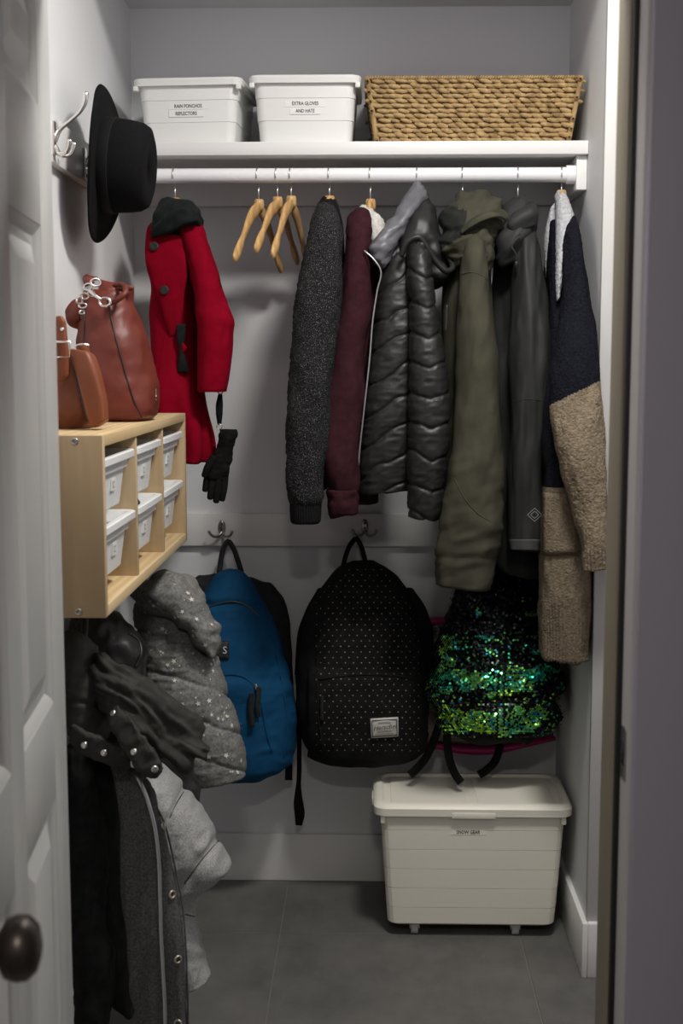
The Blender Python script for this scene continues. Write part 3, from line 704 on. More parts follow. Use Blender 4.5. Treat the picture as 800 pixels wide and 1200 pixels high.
zip_m = plain('zip_metal', (.55, .55, .56), rough=.35, metal=.8)
zipd_m = plain('zip_dark', (.06, .06, .06), rough=.5, metal=.5)

def folds(amp, fx, fy, sh=0.0, s=0):
    return lambda x: amp*fbm((x.px+sh*x.py)/fx, x.py/fy, np.sin(x.th)*.7, s, 3)
def addd(*fs): return lambda x: sum(f(x) for f in fs)
def quilt(coord, per, amp, groove=.18):
    """pillowy bands: coord(ctx) in pixels"""
    def f(x):
        q = coord(x)/per; fr = q-np.floor(q); b = np.clip(np.sin(np.pi*fr), 0, 1)**.32
        e_ = np.minimum(fr, 1-fr)
        return amp*(b-.75)+amp*.30*fbm(x.px/16, x.py/26, np.floor(q)*3.3, 4, 2)*b-amp*.75*np.exp(-(e_/.05)**2)+amp*.22*vnoise((x.px+.3*x.py)/3.6, np.floor(q+.5)*9.1, 0, 6)*np.exp(-(e_/.14)**2)
    return f
def snap(l, px, py, r=.0065, m=None):
    p, n = l.at(px, py); return lathe([(0, 0), (r, 0), (r*1.05, .0015), (r*.8, .0035), (r*.35, .004), (0, .0032)], p+n*.0006, n, 16, ref=(0.3, .2, 1))

# ---------------------------------------------------------------- red coat
body = Loft([H(258, 188, 230, 3.20, .05, .16), H(272, 174, 236, 3.18, .06, .18), H(300, 171, 236, 3.17, .07, .18), H(340, 176, 235, 3.17, .07, .17), H(375, 174, 233, 3.17, .07, .17), H(420, 176, 234, 3.16, .07, .18), H(470, 176, 238, 3.15, .08, .19), H(530, 172, 249, 3.14, .08, .2), H(541, 171, 247, 3.14, .08, .2)],
            72, 90, 2.2, addd(folds(.006, 26, 120, .1, 3), lambda x: .010*smooth(430, 540, x.py)*np.sin(x.th*7+1)), r0=.02)
slv = Loft([H(250, 214, 230, 3.17, .03), H(262, 210, 236, 3.15, .05), H(285, 214, 243, 3.13, .055), H(320, 222, 255, 3.11, .055), H(350, 228, 266, 3.095, .055), H(379, 231, 275, 3.085, .055), H(410, 232, 272, 3.08, .052), H(440, 232, 268, 3.08, .05), H(458, 232, 265, 3.08, .048)],
           56, 80, 2.2, addd(folds(.005, 22, 60, .2, 8), lambda x: .004*np.exp(-((x.py-372-.25*(x.px-250))/10)**2)), r0=.01)
cuff = part('cuff', rings(np.stack([slv.pos[-1]*1, slv.pos[-1]+np.array([0, 0, -.002])])), red_wool)
collar = Loft([R4(186, 246, 206, 236, 3.21, .03, .10), R4(179, 268, 224, 236, 3.13, .040, .13), R4(177, 277, 232, 250, 3.10, .035, .12), R4(186, 277, 232, 260, 3.09, .025, .1)], 56, 40, 2.0, folds(.004, 14, 14, 0, 6), r0=.006, r1=.004)
LPf = Loft([H(276, 174, 212, 3.10, .012, .03), H(288, 171, 216, 3.095, .013, .03), H(301, 170, 218, 3.092, .013, .03), H(318, 175, 218, 3.09, .013, .03), H(345, 184, 216, 3.09, .013, .03), H(375, 193, 213, 3.095, .010, .03), H(392, 199, 207, 3.10, .006, .03)], 44, 60, 2.8, folds(.0025, 22, 40, 0, 7), r0=.004, r1=.003)
lap = part('lapel', LPf, red_wool)
leaf = part('collar_leaf', Loft([R4(178, 278, 184, 264, 3.085, .008, .02), R4(196, 274, 198, 250, 3.065, .012, .02), R4(214, 266, 214, 243, 3.06, .012, .02), R4(232, 259, 229, 248, 3.065, .008, .02)], 36, 30, 2.6, folds(.002, 12, 12, 0, 9), r0=.003, r1=.003), dkgreen_vel)
btn = []
for (x, y) in ((181, 289), (193, 340)):
    p, n = LPf.at(x, y); btn.append(part('button', lathe([(0, 0), (.0105, 0), (.0112, .003), (.0095, .0055), (.006, .0045), (0, .0045)], p+n*.001, n, 20, ref=(.1, .2, 1)), black_m, label='black round button'))
pk = Loft([H(380, 207, 218, 3.09, .006), H(395, 207, 217, 3.088, .010), H(409, 210, 215, 3.087, .007), H(422, 209, 218, 3.087, .010), H(436, 208, 222, 3.09, .006)], 24, 30, 3)
seam = part('seam', body.seam([(216, 352), (203, 365), (194, 390), (189, 420), (187, 470)], .0016), red_wool)
tab = part('pocket_lining', Loft([H(402, 213, 215, 3.082, .004), H(408, 213, 219, 3.081, .005), H(413, 213, 215, 3.082, .003)], 16, 10, 2), red_wool)
thing('red_coat', 'red wool coat with a dark velvet collar hanging at the left of the rod', 'coat',
      [part('body', body, red_wool), part('sleeve', slv, red_wool, [cuff]), part('collar', collar, dkgreen_vel, [leaf], label='black green velvet collar'), lap, seam, part('pocket_flap', pk, dkgreen_vel, [tab], label='black velvet pocket flap')]+btn)
# gloves on a clip
glv_m = fabric('black_suede', (.005, .005, .005), (.010, .010, .010), 60, rough=.95, bump=.5, fine=260, spec=.1)
gl = Loft([H(503, 257, 278, 3.085, .012), H(509, 257, 279, 3.085, .016), H(516, 256, 276, 3.085, .015), H(528, 252, 273, 3.085, .016), H(542, 246, 271, 3.085, .017), H(556, 242, 268, 3.085, .016), H(562, 241, 266, 3.085, .013)], 32, 40, 2.4, folds(.0025, 8, 5, 0, 3))
def gfing(pts, r): return tube([P(x, y, d) for x, y, d in pts], r, n=18, seg=10)
fg = [part('finger', gfing(p, r), glv_m) for p, r in (
    ([(263, 556, 3.085), (262, 572, 3.082), (260, 586, 3.078)], [.0105, .0098, .0075]), ([(257, 556, 3.083), (255, 573, 3.078), (253, 588, 3.072)], [.0105, .0098, .0078]),
    ([(250, 556, 3.085), (248, 570, 3.080), (246, 584, 3.074)], [.0105, .0096, .0075]), ([(245, 553, 3.088), (242, 564, 3.085), (240, 575, 3.082)], [.009, .0086, .007]), ([(250, 536, 3.075), (243, 548, 3.068), (239, 558, 3.066)], [.0095, .009, .007]))]
lp = part('clip_strap', strap([P(258, 462, 3.085), P(257, 475, 3.083), P(257, 498, 3.085)], [.010, .017, .016, .009], .004), glv_m)
def ring(c, r, wr, nrm=(0, 1, 0), sq=1.0):
    n_ = np.array(nrm, float); n_ /= np.linalg.norm(n_); s = np.cross(n_, (.01, .02, 1.)); s /= np.linalg.norm(s); q = np.cross(n_, s); t = np.linspace(0, 2*math.pi, 29)
    return tube(np.array(c)+r*(np.cos(t)[:, None]*s+sq*np.sin(t)[:, None]*q), wr, n=29, seg=8, smoothp=False, round_=False)
clp = part('clip_ring', ring(P(258, 458, 3.078), .007, .0016), steel_m); clp2 = part('clip_ring', ring(P(257, 500, 3.083), .006, .0014), steel_m)
thing('glove', 'black suede glove clipped to the cuff of the red coat', 'glove', [part('palm', gl, glv_m)]+fg+[lp, clp, clp2])

# ---------------------------------------------------------------- speckled black coat
body = Loft([H(240, 374, 396, 3.23, .03, .13), H(270, 364, 403, 3.20, .05, .2), H(320, 360, 406, 3.19, .05, .22), H(400, 352, 402, 3.19, .05, .22), H(500, 350, 392, 3.19, .05, .22), H(570, 350, 384, 3.19, .05, .22)], 48, 60, 2.2, folds(.005, 20, 80, 0, 12), r0=.02, r1=.01)
slv = Loft([H(246, 368, 391, 3.19, .03), H(262, 362, 398, 3.16, .05), H(285, 359, 403, 3.13, .06), H(320, 351, 403, 3.11, .06), H(360, 344, 400, 3.10, .06), H(400, 340, 395, 3.09, .06), H(450, 337, 390, 3.08, .06), H(510, 335, 386, 3.07, .058), H(560, 334, 382, 3.07, .054), H(582, 337, 381, 3.07, .05), H(590, 341, 377, 3.07, .04)],
           56, 110, 2.2, addd(folds(.006, 26, 50, .1, 15), lambda x: .0016*fbm(x.px/2.2, x.py/2.2, 0, 2, 2)), r0=.012)
cf = Loft([H(586, 341, 377, 3.07, .042), H(592, 340, 376, 3.07, .044), H(611, 341, 375, 3.07, .043), H(612.5, 343, 373, 3.07, .038)], 160, 14, 2.2, lambda x: .0016*np.sin(x.th*40))
col = Loft([R4(376, 236, 391, 233, 3.235, .02, .05), R4(369, 252, 397, 242, 3.20, .032, .1), R4(364, 275, 399, 258, 3.17, .042, .12), R4(362, 292, 392, 272, 3.155, .036, .1)], 40, 30, 2.0, folds(.003, 12, 20, 0, 7), r0=.01, r1=.004)
thing('boucle_coat', 'black coat with white speckles and a ribbed cuff on the rod', 'coat', [part('body', body, boucle_m), part('sleeve', slv, boucle_m, [part('cuff', cf, rib_black, label='black ribbed cuff')]), part('collar', col, rib_black, label='black plain collar')])

# ---------------------------------------------------------------- burgundy hooded sweatshirt
body = Loft([H(262, 412, 446, 3.24, .04, .1), H(290, 408, 450, 3.22, .05, .18), H(360, 402, 452, 3.21, .05, .2), H(450, 398, 450, 3.20, .05, .2), H(540, 398, 444, 3.20, .05, .2), H(588, 400, 443, 3.20, .05, .2)], 48, 60, 2.2, folds(.005, 18, 70, 0, 22), r0=.02, r1=.004)
slv = Loft([H(256, 411, 428, 3.185, .03), H(272, 406, 432, 3.16, .045), H(310, 404, 436, 3.14, .05), H(370, 396, 432, 3.12, .052), H(430, 387, 428, 3.11, .054), H(490, 376, 424, 3.10, .055), H(522, 371, 421, 3.095, .055), H(548, 377, 420, 3.09, .052), H(568, 383, 420, 3.09, .048), H(577, 385, 419, 3.09, .042)], 56, 90, 2.2, folds(.006, 22, 46, .25, 25), r0=.012)
cf = Loft([H(573, 384, 420, 3.09, .044), H(580, 383, 420, 3.09, .047), H(601, 386, 418, 3.09, .043), R4(388, 607, 415, 601, 3.09, .034)], 120, 16, 2.2, lambda x: .0009*np.sin(x.th*44)+.003*vnoise(x.px/9, x.py/9, 0, 2))
hood = Loft([R4(408, 262, 424, 250, 3.20, .02, .06), R4(408, 258, 434, 250, 3.18, .03, .08), R4(406, 275, 436, 268, 3.15, .035, .08), R4(406, 300, 431, 300, 3.13, .03, .06)], 40, 30, 2.0, folds(.004, 12, 18, 0, 29), r0=.01, r1=.004)
hl_ = Loft([R4(418, 249, 436, 246, 3.215, .025, .05), R4(424, 256, 448, 258, 3.20, .035, .06), R4(431, 280, 451, 275, 3.19, .035, .06), R4(434, 310, 448, 305, 3.19, .03, .05)], 36, 30, 2.0, addd(folds(.004, 8, 10, 0, 31), lambda x: .0015*fbm(x.px/1.6, x.py/1.6, 0, 8, 2)), r0=.012, r1=.006)
thing('burgundy_sweatshirt', 'burgundy hooded sweatshirt with a white fleece hood lining on the rod', 'sweatshirt', [part('body', body, burg_m), part('sleeve', slv, burg_m, [part('cuff', cf, burg_m)]), part('hood', hood, burg_m), part('hood_lining', hl_, fleece_w, label='white fleece lining')])

# ---------------------------------------------------------------- black quilted jacket
def qb(x): return x.py+.62*(x.px-450)+5*vnoise(x.px/20, x.py/20, 0, 41)
def qs(x):
    m = 499+.03*(x.py-300); return x.py+.42*np.abs(x.px-m)+3*vnoise(x.px/18, x.py/18, 0, 43)
wr = lambda a: (lambda x: a*ridge(x.px/14+x.py/40, x.py/8, 0, 5, 3)*.7)
body = Loft([H(290, 448, 492, 3.20, .05, .15), H(310, 445, 494, 3.18, .07, .18), H(370, 437, 494, 3.16, .08, .2), H(430, 430, 494, 3.15, .085, .2), H(490, 424, 494, 3.14, .085, .2), H(545, 419, 492, 3.14, .085, .2), R4(418, 577, 490, 570, 3.14, .08, .2)], 130, 190, 2.3, addd(quilt(qb, 34, .0044), wr(.0016)), r0=.02, r1=.006)
slv = Loft([H(284, 481, 497, 3.13, .03), H(294, 477, 503, 3.11, .05), H(318, 477, 506, 3.09, .06), H(350, 480, 510, 3.08, .06), H(390, 480, 516, 3.07, .06), H(430, 480, 523, 3.06, .06), H(470, 479, 527, 3.055, .06), H(520, 478, 526, 3.05, .06), H(560, 477, 521, 3.05, .056), H(596, 477, 518, 3.05, .05), R4(478, 604, 515, 610, 3.05, .045)], 100, 200, 2.3, addd(quilt(qs, 36, .0044), wr(.0016)), r0=.012, r1=.003)
hood = Loft([R4(477, 236, 503, 228, 3.23, .03, .08), R4(470, 262, 511, 250, 3.19, .045, .1), R4(464, 285, 517, 275, 3.16, .055, .1), R4(462, 310, 526, 300, 3.15, .045, .09), R4(466, 330, 531, 318, 3.15, .035, .08), R4(492, 345, 527, 326, 3.16, .02, .06)], 60, 44, 2.0, addd(folds(.006, 18, 18, .4, 47), lambda x: -.03*np.exp(-(((x.px-488)/15)**2+((x.py-305)/16)**2)*1.0)*(x.front)), r0=.012, r1=.008)
hrim = part('hood_rim', tube([P(470, 300, 3.075), P(478, 283, 3.07), P(490, 278, 3.07), P(500, 290, 3.075), P(512, 308, 3.085), P(524, 318, 3.09), P(530, 314, 3.10), P(526, 302, 3.12), P(516, 284, 3.13)], [.006, .0075, .0075, .007, .0075, .008, .007, .006, .005], n=50, seg=10), puff_m)
gs_ = Loft([R4(482, 218, 495, 213, 3.235, .02, .05), R4(471, 236, 500, 226, 3.20, .03, .06), R4(459, 257, 488, 250, 3.165, .034, .05), R4(445, 276, 474, 272, 3.135, .036, .05), R4(430, 291, 461, 296, 3.115, .034, .045), R4(436, 300, 450, 312, 3.105, .02, .03)], 48, 44, 2.0, addd(folds(.005, 14, 9, .6, 50), lambda x: .002*ridge(x.px/9+x.py/9, (x.px-x.py)/26, 0, 9, 1)), r0=.014, r1=.006)
zp = part('zipper', tube([P(427, 294, 3.09), P(437, 303, 3.085), P(446, 317, 3.085), P(442, 340, 3.09), P(437, 372, 3.09), P(433, 420, 3.088), P(427, 475, 3.085), P(421, 530, 3.085), P(418, 573, 3.085)], .0022, n=70, seg=8), zip_m)
thing('quilted_jacket', 'black quilted puffer jacket with a grey satin hood lining on the rod', 'jacket', [part('body', body, puff_m), part('sleeve', slv, puff_m), part('hood', hood, puff_m, [hrim]), part('hood_lining', gs_, grey_sat, label='grey satin lining'), zp])

# ---------------------------------------------------------------- olive coat
body = Loft([H(285, 522, 572, 3.23, .04, .14), H(310, 520, 576, 3.20, .05, .18), H(380, 519, 580, 3.18, .06, .2), H(450, 518, 586, 3.17, .06, .2), H(540, 516, 588, 3.17, .06, .2), H(650, 516, 584, 3.17, .06, .2)], 60, 80, 2.2, folds(.006, 16, 90, 0, 60), r0=.02, r1=.01)
slv = Loft([H(274, 541, 560, 3.15, .03), H(288, 538, 567, 3.12, .05), H(320, 538, 572, 3.09, .062), H(360, 537, 577, 3.075, .066), H(400, 536, 581, 3.06, .068), H(450, 534, 585, 3.05, .07), H(500, 530, 589, 3.04, .072), H(550, 524, 591, 3.03, .074), H(590, 518, 590, 3.025, .074), H(615, 514, 587, 3.02, .072), H(640, 510, 581, 3.02, .07), H(655, 510, 578, 3.02, .068), R4(508, 683, 573, 689, 3.02, .066)], 72, 130, 2.3,
           addd(folds(.007, 26, 70, .12, 63), lambda x: .003*ridge(x.px/30, x.py/16+x.px/60, 0, 66, 2)*smooth(470, 640, x.py), lambda x: -.004*np.exp(-((x.py-653)/2.5)**2)), r0=.012)
el = part('elbow_seam', slv.seam([(532, 560), (545, 585), (560, 602), (580, 614)], .0016), olive_m)
sh = part('shoulder_seam', slv.seam([(539, 322), (551, 319), (563, 322), (571, 328)], .0014), olive_m)
hoodo = Loft([R4(533, 238, 560, 233, 3.23, .04, .08), R4(521, 252, 583, 240, 3.19, .06, .09), R4(515, 270, 592, 255, 3.16, .065, .09), R4(514, 288, 580, 276, 3.14, .06, .09), R4(520, 300, 577, 300, 3.13, .05, .08), R4(530, 310, 575, 322, 3.135, .03, .06)], 72, 50, 2.1, addd(folds(.010, 17, 15, .5, 70), lambda x: .004*ridge(x.px/14, x.py/9, 0, 72, 2)), r0=.02, r1=.008,
             mi=lambda X, Y, p: ((X < 548-.15*(Y-240)) & (Y > 240+.35*(X-525)) & (Y < 292-.6*(X-516))).astype(int))
visor = part('hood_brim', strap([P(540, 272, 3.075), P(552, 262, 3.065), P(566, 254, 3.065), P(580, 251, 3.075), P(590, 256, 3.10)], [.014, .022, .026, .024, .012], .006, ref=(0, -.6, .8)), olive_m)
flap = Loft([R4(538, 275, 566, 262, 3.12, .03), R4(548, 285, 574, 274, 3.105, .035), R4(562, 300, 577, 292, 3.11, .035), R4(565, 320, 577, 312, 3.12, .025)], 36, 24, 2, folds(.006, 10, 12, .3, 75), r0=.008, r1=.006)
zpo = part('pocket_zipper', tube([P(523.5, 358, 3.105), P(523, 372, 3.105), P(522, 388, 3.105)], .003, n=10, seg=6), zipd_m)
thing('olive_coat', 'long olive green hooded coat between two dark jackets on the rod', 'coat', [part('body', body, olive_m), part('sleeve', slv, olive_m, [el, sh]), part('hood', hoodo, [olive_m, olive_dk], [visor, part('hood_flap', flap, olive_m)]), zpo])

# ---------------------------------------------------------------- dark grey rain jacket
body = Loft([H(270, 582, 618, 3.25, .04, .1), H(300, 578, 628, 3.23, .05, .16), H(380, 577, 638, 3.22, .05, .18), H(500, 578, 638, 3.20, .05, .18), H(600, 582, 636, 3.19, .05, .18), H(660, 583, 636, 3.19, .05, .18), R4(586, 668, 634, 678, 3.19, .05, .18)], 60, 80, 2.2, folds(.006, 15, 90, 0, 80), r0=.02, r1=.004)
slv = Loft([H(268, 607, 624, 3.18, .03), H(284, 602, 631, 3.15, .045), H(320, 600, 637, 3.12, .052), H(370, 599, 643, 3.10, .056), H(410, 597, 647, 3.09, .056), H(450, 596, 646, 3.08, .056), H(500, 595, 641, 3.075, .054), H(560, 593, 637, 3.07, .052), H(620, 592, 635, 3.07, .05), R4(592, 640, 634, 646, 3.07, .048)], 64, 110, 2.2, addd(folds(.007, 15, 100, .02, 83), lambda x: .003*np.exp(-((x.px-621-.05*(x.py-400))/4)**2)), r0=.012)
tabc = part('cuff_tab', slv.patch([(597, 632), (632, 632), (632, 645), (598, 644)], .003, .003), plain('grey_tab', (.05, .051, .052), rough=.7))
bs = part('sleeve_seam', slv.seam([(599, 472), (615, 468), (638, 470)], .0012), rain_m)
lg = G()
for (dx, k) in ((0, 1.0), (0, .55)):
    for s in ((-1, 1), (1, 1), (1, -1), (-1, -1)):
        a_ = np.array([(-.017*k, 0), (0, .016*k)]) if s == (-1, 1) else np.array([(0, .016*k), (.017*k, 0)]) if s == (1, 1) else np.array([(.017*k, 0), (0, -.016*k)]) if s == (1, -1) else np.array([(0, -.016*k), (-.017*k, 0)])
        d = a_[1]-a_[0]; nn = np.array([-d[1], d[0]])/np.linalg.norm(d)*.0005
        lg.join(slv.decal([(*(a_[0]-nn), 0), (*(a_[1]-nn), 0), (*(a_[1]+nn), 0), (*(a_[0]+nn), 0)], [(0, 1, 2, 3)], 626, 603, .003))
logo = part('sleeve_logo', lg, plain('logo_print', (.38, .38, .37), rough=.6), smooth_=False, label='pale woven diamond emblem')
hoodr = Loft([R4(596, 246, 612, 237, 3.235, .03, .06), R4(584, 262, 626, 240, 3.19, .05, .09), R4(579, 285, 628, 258, 3.16, .055, .09), R4(579, 300, 624, 272, 3.14, .05, .09), R4(586, 312, 612, 298, 3.14, .03, .08)], 60, 44, 2.0, addd(folds(.004, 24, 30, .8, 90), lambda x: .0035*ridge((x.px+x.py*.8)/12, (x.px-x.py)/50, 0, 92, 1)), r0=.014, r1=.008)
colr = Loft([R4(597, 255, 628, 240, 3.13, .020), R4(594, 266, 630, 249, 3.115, .022), R4(597, 276, 629, 262, 3.115, .016)], 40, 14, 3.0, folds(.0015, 9, 9, 0, 95), r0=.004, r1=.004)
loop = part('drawcord', tube([P(609, 274, 3.08), P(602, 280, 3.07), P(600, 290, 3.068), P(604, 297, 3.068), P(605, 306, 3.07)], .002, n=24, seg=6).join(lathe([(0, 0), (.004, 0), (.005, -.006), (.004, -.016), (0, -.017)], P(605, 306, 3.07), (0, 0, 1), 10)), black_m)
thing('rain_jacket', 'dark grey rain jacket with a cuff tab and pale diamond emblem', 'jacket', [part('body', body, rain_m), part('sleeve', slv, rain_m, [tabc, bs, logo]), part('hood', hoodr, rain_m, [part('hood_collar', colr, rain_m), loop])])

# ---------------------------------------------------------------- colour-block cardigan
fuzz = lambda a: (lambda x: a*fbm(x.px/1.3, x.py/1.3, np.sin(x.th)*20, 101, 2))
body = Loft([H(262, 644, 666, 3.20, .03, .1), H(300, 641, 672, 3.17, .05, .16), H(400, 640, 680, 3.10, .05, .20), H(480, 637, 688, 3.03, .05, .24), H(560, 636, 690, 3.005, .05, .25), H(640, 636, 692, 2.99, .05, .25), H(700, 636, 692, 2.985, .05, .25), R4(636, 771, 692, 774, 2.985, .048, .25)], 150, 130, 2.3,
            addd(folds(.006, 18, 70, 0, 105), fuzz(.0012), lambda x: smooth(698, 704, x.py)*.0026*np.sin(x.th*40)), r0=.012, r1=.003,
            mi=lambda X, Y, p: np.where((Y < 470) | ((Y < 570) & (X < 662)), 1, 0))
slv = Loft([H(258, 664, 675, 3.14, .02), H(270, 661, 678, 3.11, .035), H(300, 660, 683, 3.07, .045), H(350, 657, 690, 3.02, .05), H(400, 652, 697, 2.965, .052), H(447, 645, 703, 2.93, .055), H(480, 644, 706, 2.915, .055), H(540, 654, 709, 2.90, .052), H(590, 668, 712, 2.895, .048), H(630, 679, 714, 2.89, .045), H(642, 681, 714, 2.89, .044), R4(683, 667, 714, 663, 2.89, .040)], 110, 270, 2.2,
           addd(folds(.006, 20, 60, 0, 109), fuzz(.0014), lambda x: smooth(643, 648, x.py)*.0028*np.sin(x.th*26)), r0=.008,
           mi=lambda X, Y, p: (Y+.49*(X-643)-475 < 0).astype(int))
lapw = Loft([R4(650, 231, 662, 226, 3.225, .02, .05), R4(651, 246, 668, 240, 3.18, .028, .05), R4(651, 268, 674, 262, 3.13, .03, .045), R4(651, 300, 666, 290, 3.10, .026, .04), R4(651, 330, 660, 322, 3.08, .022, .03), R4(652, 352, 656, 348, 3.07, .012, .02)], 44, 60, 2.0, fuzz(.0016), r0=.012, r1=.004)
lapb = Loft([R4(642, 255, 652, 238, 3.24, .02, .05), R4(637, 285, 652, 262, 3.225, .025, .06), R4(638, 310, 651, 300, 3.21, .025, .06), R4(642, 345, 651, 340, 3.20, .02, .05)], 36, 40, 2.0, fuzz(.0016), r0=.012, r1=.004)
pkt = part('pocket', body.patch([(638, 577), (674, 580), (678, 648), (638, 650)], .003, .004, 10, 12), knit_taupe)
tip = part('front_panel', Loft([H(372, 650, 655, 3.10, .02), H(395, 648, 657, 3.09, .022), H(418, 648, 660, 3.08, .022), H(435, 647, 656, 3.08, .02), H(450, 647, 651, 3.085, .015)], 24, 24, 2.0, fuzz(.0012)), knit_taupe)
thing('cardigan', 'fuzzy knit cardigan in pale grey, navy and tan at the right end of the rod', 'cardigan', [part('body', body, [knit_taupe, knit_navy], [pkt]), part('sleeve', slv, [knit_tan, knit_navy]), part('lapel', lapw, knit_white, label='pale grey knit lapel'), part('lapel', lapb, knit_white), tip])
# ================================================================ leather bags on the pine unit
def leather(name, c1, c2):
    m = NT(name); f = m.noise(9, m.coord(), 4); m.l(m.ramp(f, [(.3, c1), (.7, c2)]), m.b.inputs['Base Color']); m.set(Roughness=.46, Specular_IOR_Level=.38)
    v = m.n('ShaderNodeTexVoronoi'); v.inputs['Scale'].default_value = 420; m.l(m.coord(), v.inputs['Vector']); m.bump(v.outputs['Distance'], .18, .001); return m.m
brick_l = leather('brick_leather', (.115, .020, .012), (.150, .028, .017))
tan_l = leather('saddle_leather', (.170, .046, .018), (.225, .065, .027))
edge_m = plain('edge_paint', (.02, .008, .006), rough=.5)
ZT = CZ1+.0006
def onfloor(g, z):      # let a soft body rest on a surface
    v = g.verts(); g.v = [np.c_[v[:, :2], np.maximum(v[:, 2], z)]]; return g
bb = Loft([R4(99, 341, 156, 338, 2.62, .045, .05), H(346, 97, 158, 2.62, .06, .07), H(365, 95, 162, 2.62, .075, .08), H(400, 93, 172, 2.62, .09, .09), H(430, 93, 178, 2.62, .10, .10), H(455, 95, 184, 2.62, .105, .10), H(475, 98, 187, 2.62, .105, .10), H(486, 102, 185, 2.62, .10, .095), H(492, 108, 178, 2.62, .085, .085)], 90, 70, 2.7,
          addd(folds(.005, 30, 40, .1, 120), lambda x: -.006*np.exp(-((x.py-352)/9)**2)))
onfloor(bb, ZT)
sm = [part('piping', bb.seam([(126, 352), (133, 385), (142, 420), (152, 455), (160, 478), (166, 489)], .0019, .0006), edge_m), part('piping', bb.seam([(99, 352), (99, 380), (98, 405)], .0016, .0006), edge_m)]
mouth = part('gusset_fold', Loft([R4(116, 330, 120, 327, 2.60, .010), R4(114, 345, 146, 338, 2.60, .03), R4(118, 352, 148, 348, 2.60, .035)], 36, 20, 2, folds(.003, 9, 9, 0, 122), r0=.003), brick_l)
rimb = part('top_edge', tube([P(128, 356, 2.545), P(138, 351, 2.53), P(146, 344, 2.535), P(147, 337, 2.55), P(142, 333, 2.57), P(134, 334, 2.58)], [.0045, .006, .006, .0055, .005, .004], n=34, seg=8), brick_l)
tabb = part('closure_tab', Loft([R4(136, 335, 138, 340, 2.58, .005), R4(144, 333, 145, 340, 2.58, .006), R4(152, 334, 151, 341, 2.58, .006), R4(157, 336, 156, 340, 2.58, .004)], 20, 20, 2.5), brick_l)
strp = part('shoulder_strap', strap([P(105, 333, 2.555), P(103, 327, 2.565), P(109, 325, 2.60)], .020, .005, ref=(0, -1, .3)).join(strap([P(97, 352, 2.56), P(90, 358, 2.56), P(85, 368, 2.56), P(87, 376, 2.57), P(94, 382, 2.575)], [.016, .028, .034, .030, .016], .005, ref=(-.3, -1, .2))), brick_l)
def link(c, n, r=.0105, sq=.62, w=.0022): return ring(c, r, w, n, sq)
hw_ = []
for (x, y, nrm, r, sq) in ((112, 331, (.5, -1, .2), .0115, .75), (103, 336, (-.3, -1, .5), .0105, .8), (107, 344, (.9, -.6, 0), .010, .7), (99, 347, (.2, -1, -.4), .0100, .7), (93, 353, (.9, -.5, .2), .010, .6), (97, 358, (.1, -1, .1), .009, .6), (96, 366, (.8, -.6, 0), .007, .6)):
    hw_.append(part('chain_link', ring(P(x, y, 2.535), r*.85, .0019, nrm, sq), steel_m))
hw_.append(part('clasp', tube([P(104, 340, 2.525), P(111, 346, 2.52), P(118, 351, 2.52)], [.0032, .0036, .0030], n=12, seg=8).join(ring(P(123, 354, 2.522), .0105, .0028, (.1, -1, .2), .8)), steel_m))
mk = []
v2 = [(-.001, -.002, 0), (.001, -.002, 0), (.001, .010, 0), (-.001, .010, 0)]
mg = bb.decal(v2, [(0, 1, 2, 3)], 182, 461, .0015); mg.join(bb.decal([(-.005, -.0015, 0), (.005, -.0015, 0), (.004, .0015, 0), (-.004, .0015, 0)], [(0, 1, 2, 3)], 182, 464, .0015)); mg.join(bb.decal([(-.0035, .0, 0), (.0, .0, 0), (-.0005, .006, 0)], [(0, 1, 2)], 182, 463, .0015)); mg.join(bb.decal([(-.003, -.001, 0), (.003, -.001, 0), (.003, .0, 0), (-.003, .0, 0)], [(0, 1, 2, 3)], 182, 468, .0015))
emb = part('foil_emblem', mg, plain('foil', (.75, .72, .66), rough=.4), smooth_=False)
thing('leather_bucket_bag', 'tall brick red leather bucket bag with silver chain hardware on the pine unit', 'handbag', [part('bag_body', bb, brick_l, sm), mouth, rimb, tabb, strp, emb]+hw_)
# saddle bag
sb = Loft([H(414, 66, 98, 2.31, .03, .05), H(425, 64, 104, 2.31, .045, .06), H(450, 62, 110, 2.31, .05, .06), H(480, 62, 114, 2.31, .055, .06), H(494, 63, 112, 2.31, .05, .055), H(501, 66, 107, 2.31, .045, .05)], 60, 40, 2.8, folds(.003, 20, 30, 0, 130), r0=.006)
onfloor(sb, ZT)
fl = Loft([R4(82, 416, 90, 410, 2.255, .02, .02), R4(86, 424, 106, 413, 2.250, .022, .03), R4(92, 442, 114, 430, 2.243, .022, .03), R4(98, 466, 120, 452, 2.240, .022, .03), R4(103, 487, 124, 472, 2.240, .022, .03), R4(108, 500, 125, 492, 2.240, .02, .03)], 60, 40, 4.0, r0=.006, r1=.005)
onfloor(fl, ZT)
gap = part('side_gusset', tube([P(84, 418, 2.255), P(92, 445, 2.245), P(98, 470, 2.24), P(103, 492, 2.24)], .005, n=20, seg=8), edge_m)
stq = part('strap', Loft([H(372, 66, 74, 2.24, .006), H(378, 66, 77, 2.24, .008), H(400, 66, 79, 2.235, .008), H(420, 66, 81, 2.232, .008), H(440, 66, 81, 2.23, .008), R4(67, 446, 78, 445, 2.23, .006)], 28, 40, 3.2, r0=.003, r1=.002), tan_l)
def frame(cx, cy, D, w_, h_, r): return tube([P(cx-w_, cy-h_, D), P(cx+w_, cy-h_, D), P(cx+w_, cy+h_, D), P(cx-w_, cy+h_, D), P(cx-w_, cy-h_, D)], r, n=5, seg=8, smoothp=False)
bk = part('buckle', frame(73.5, 409.5, 2.218, 8.5, 9, .0022), steel_m, label='silver roller buckle')
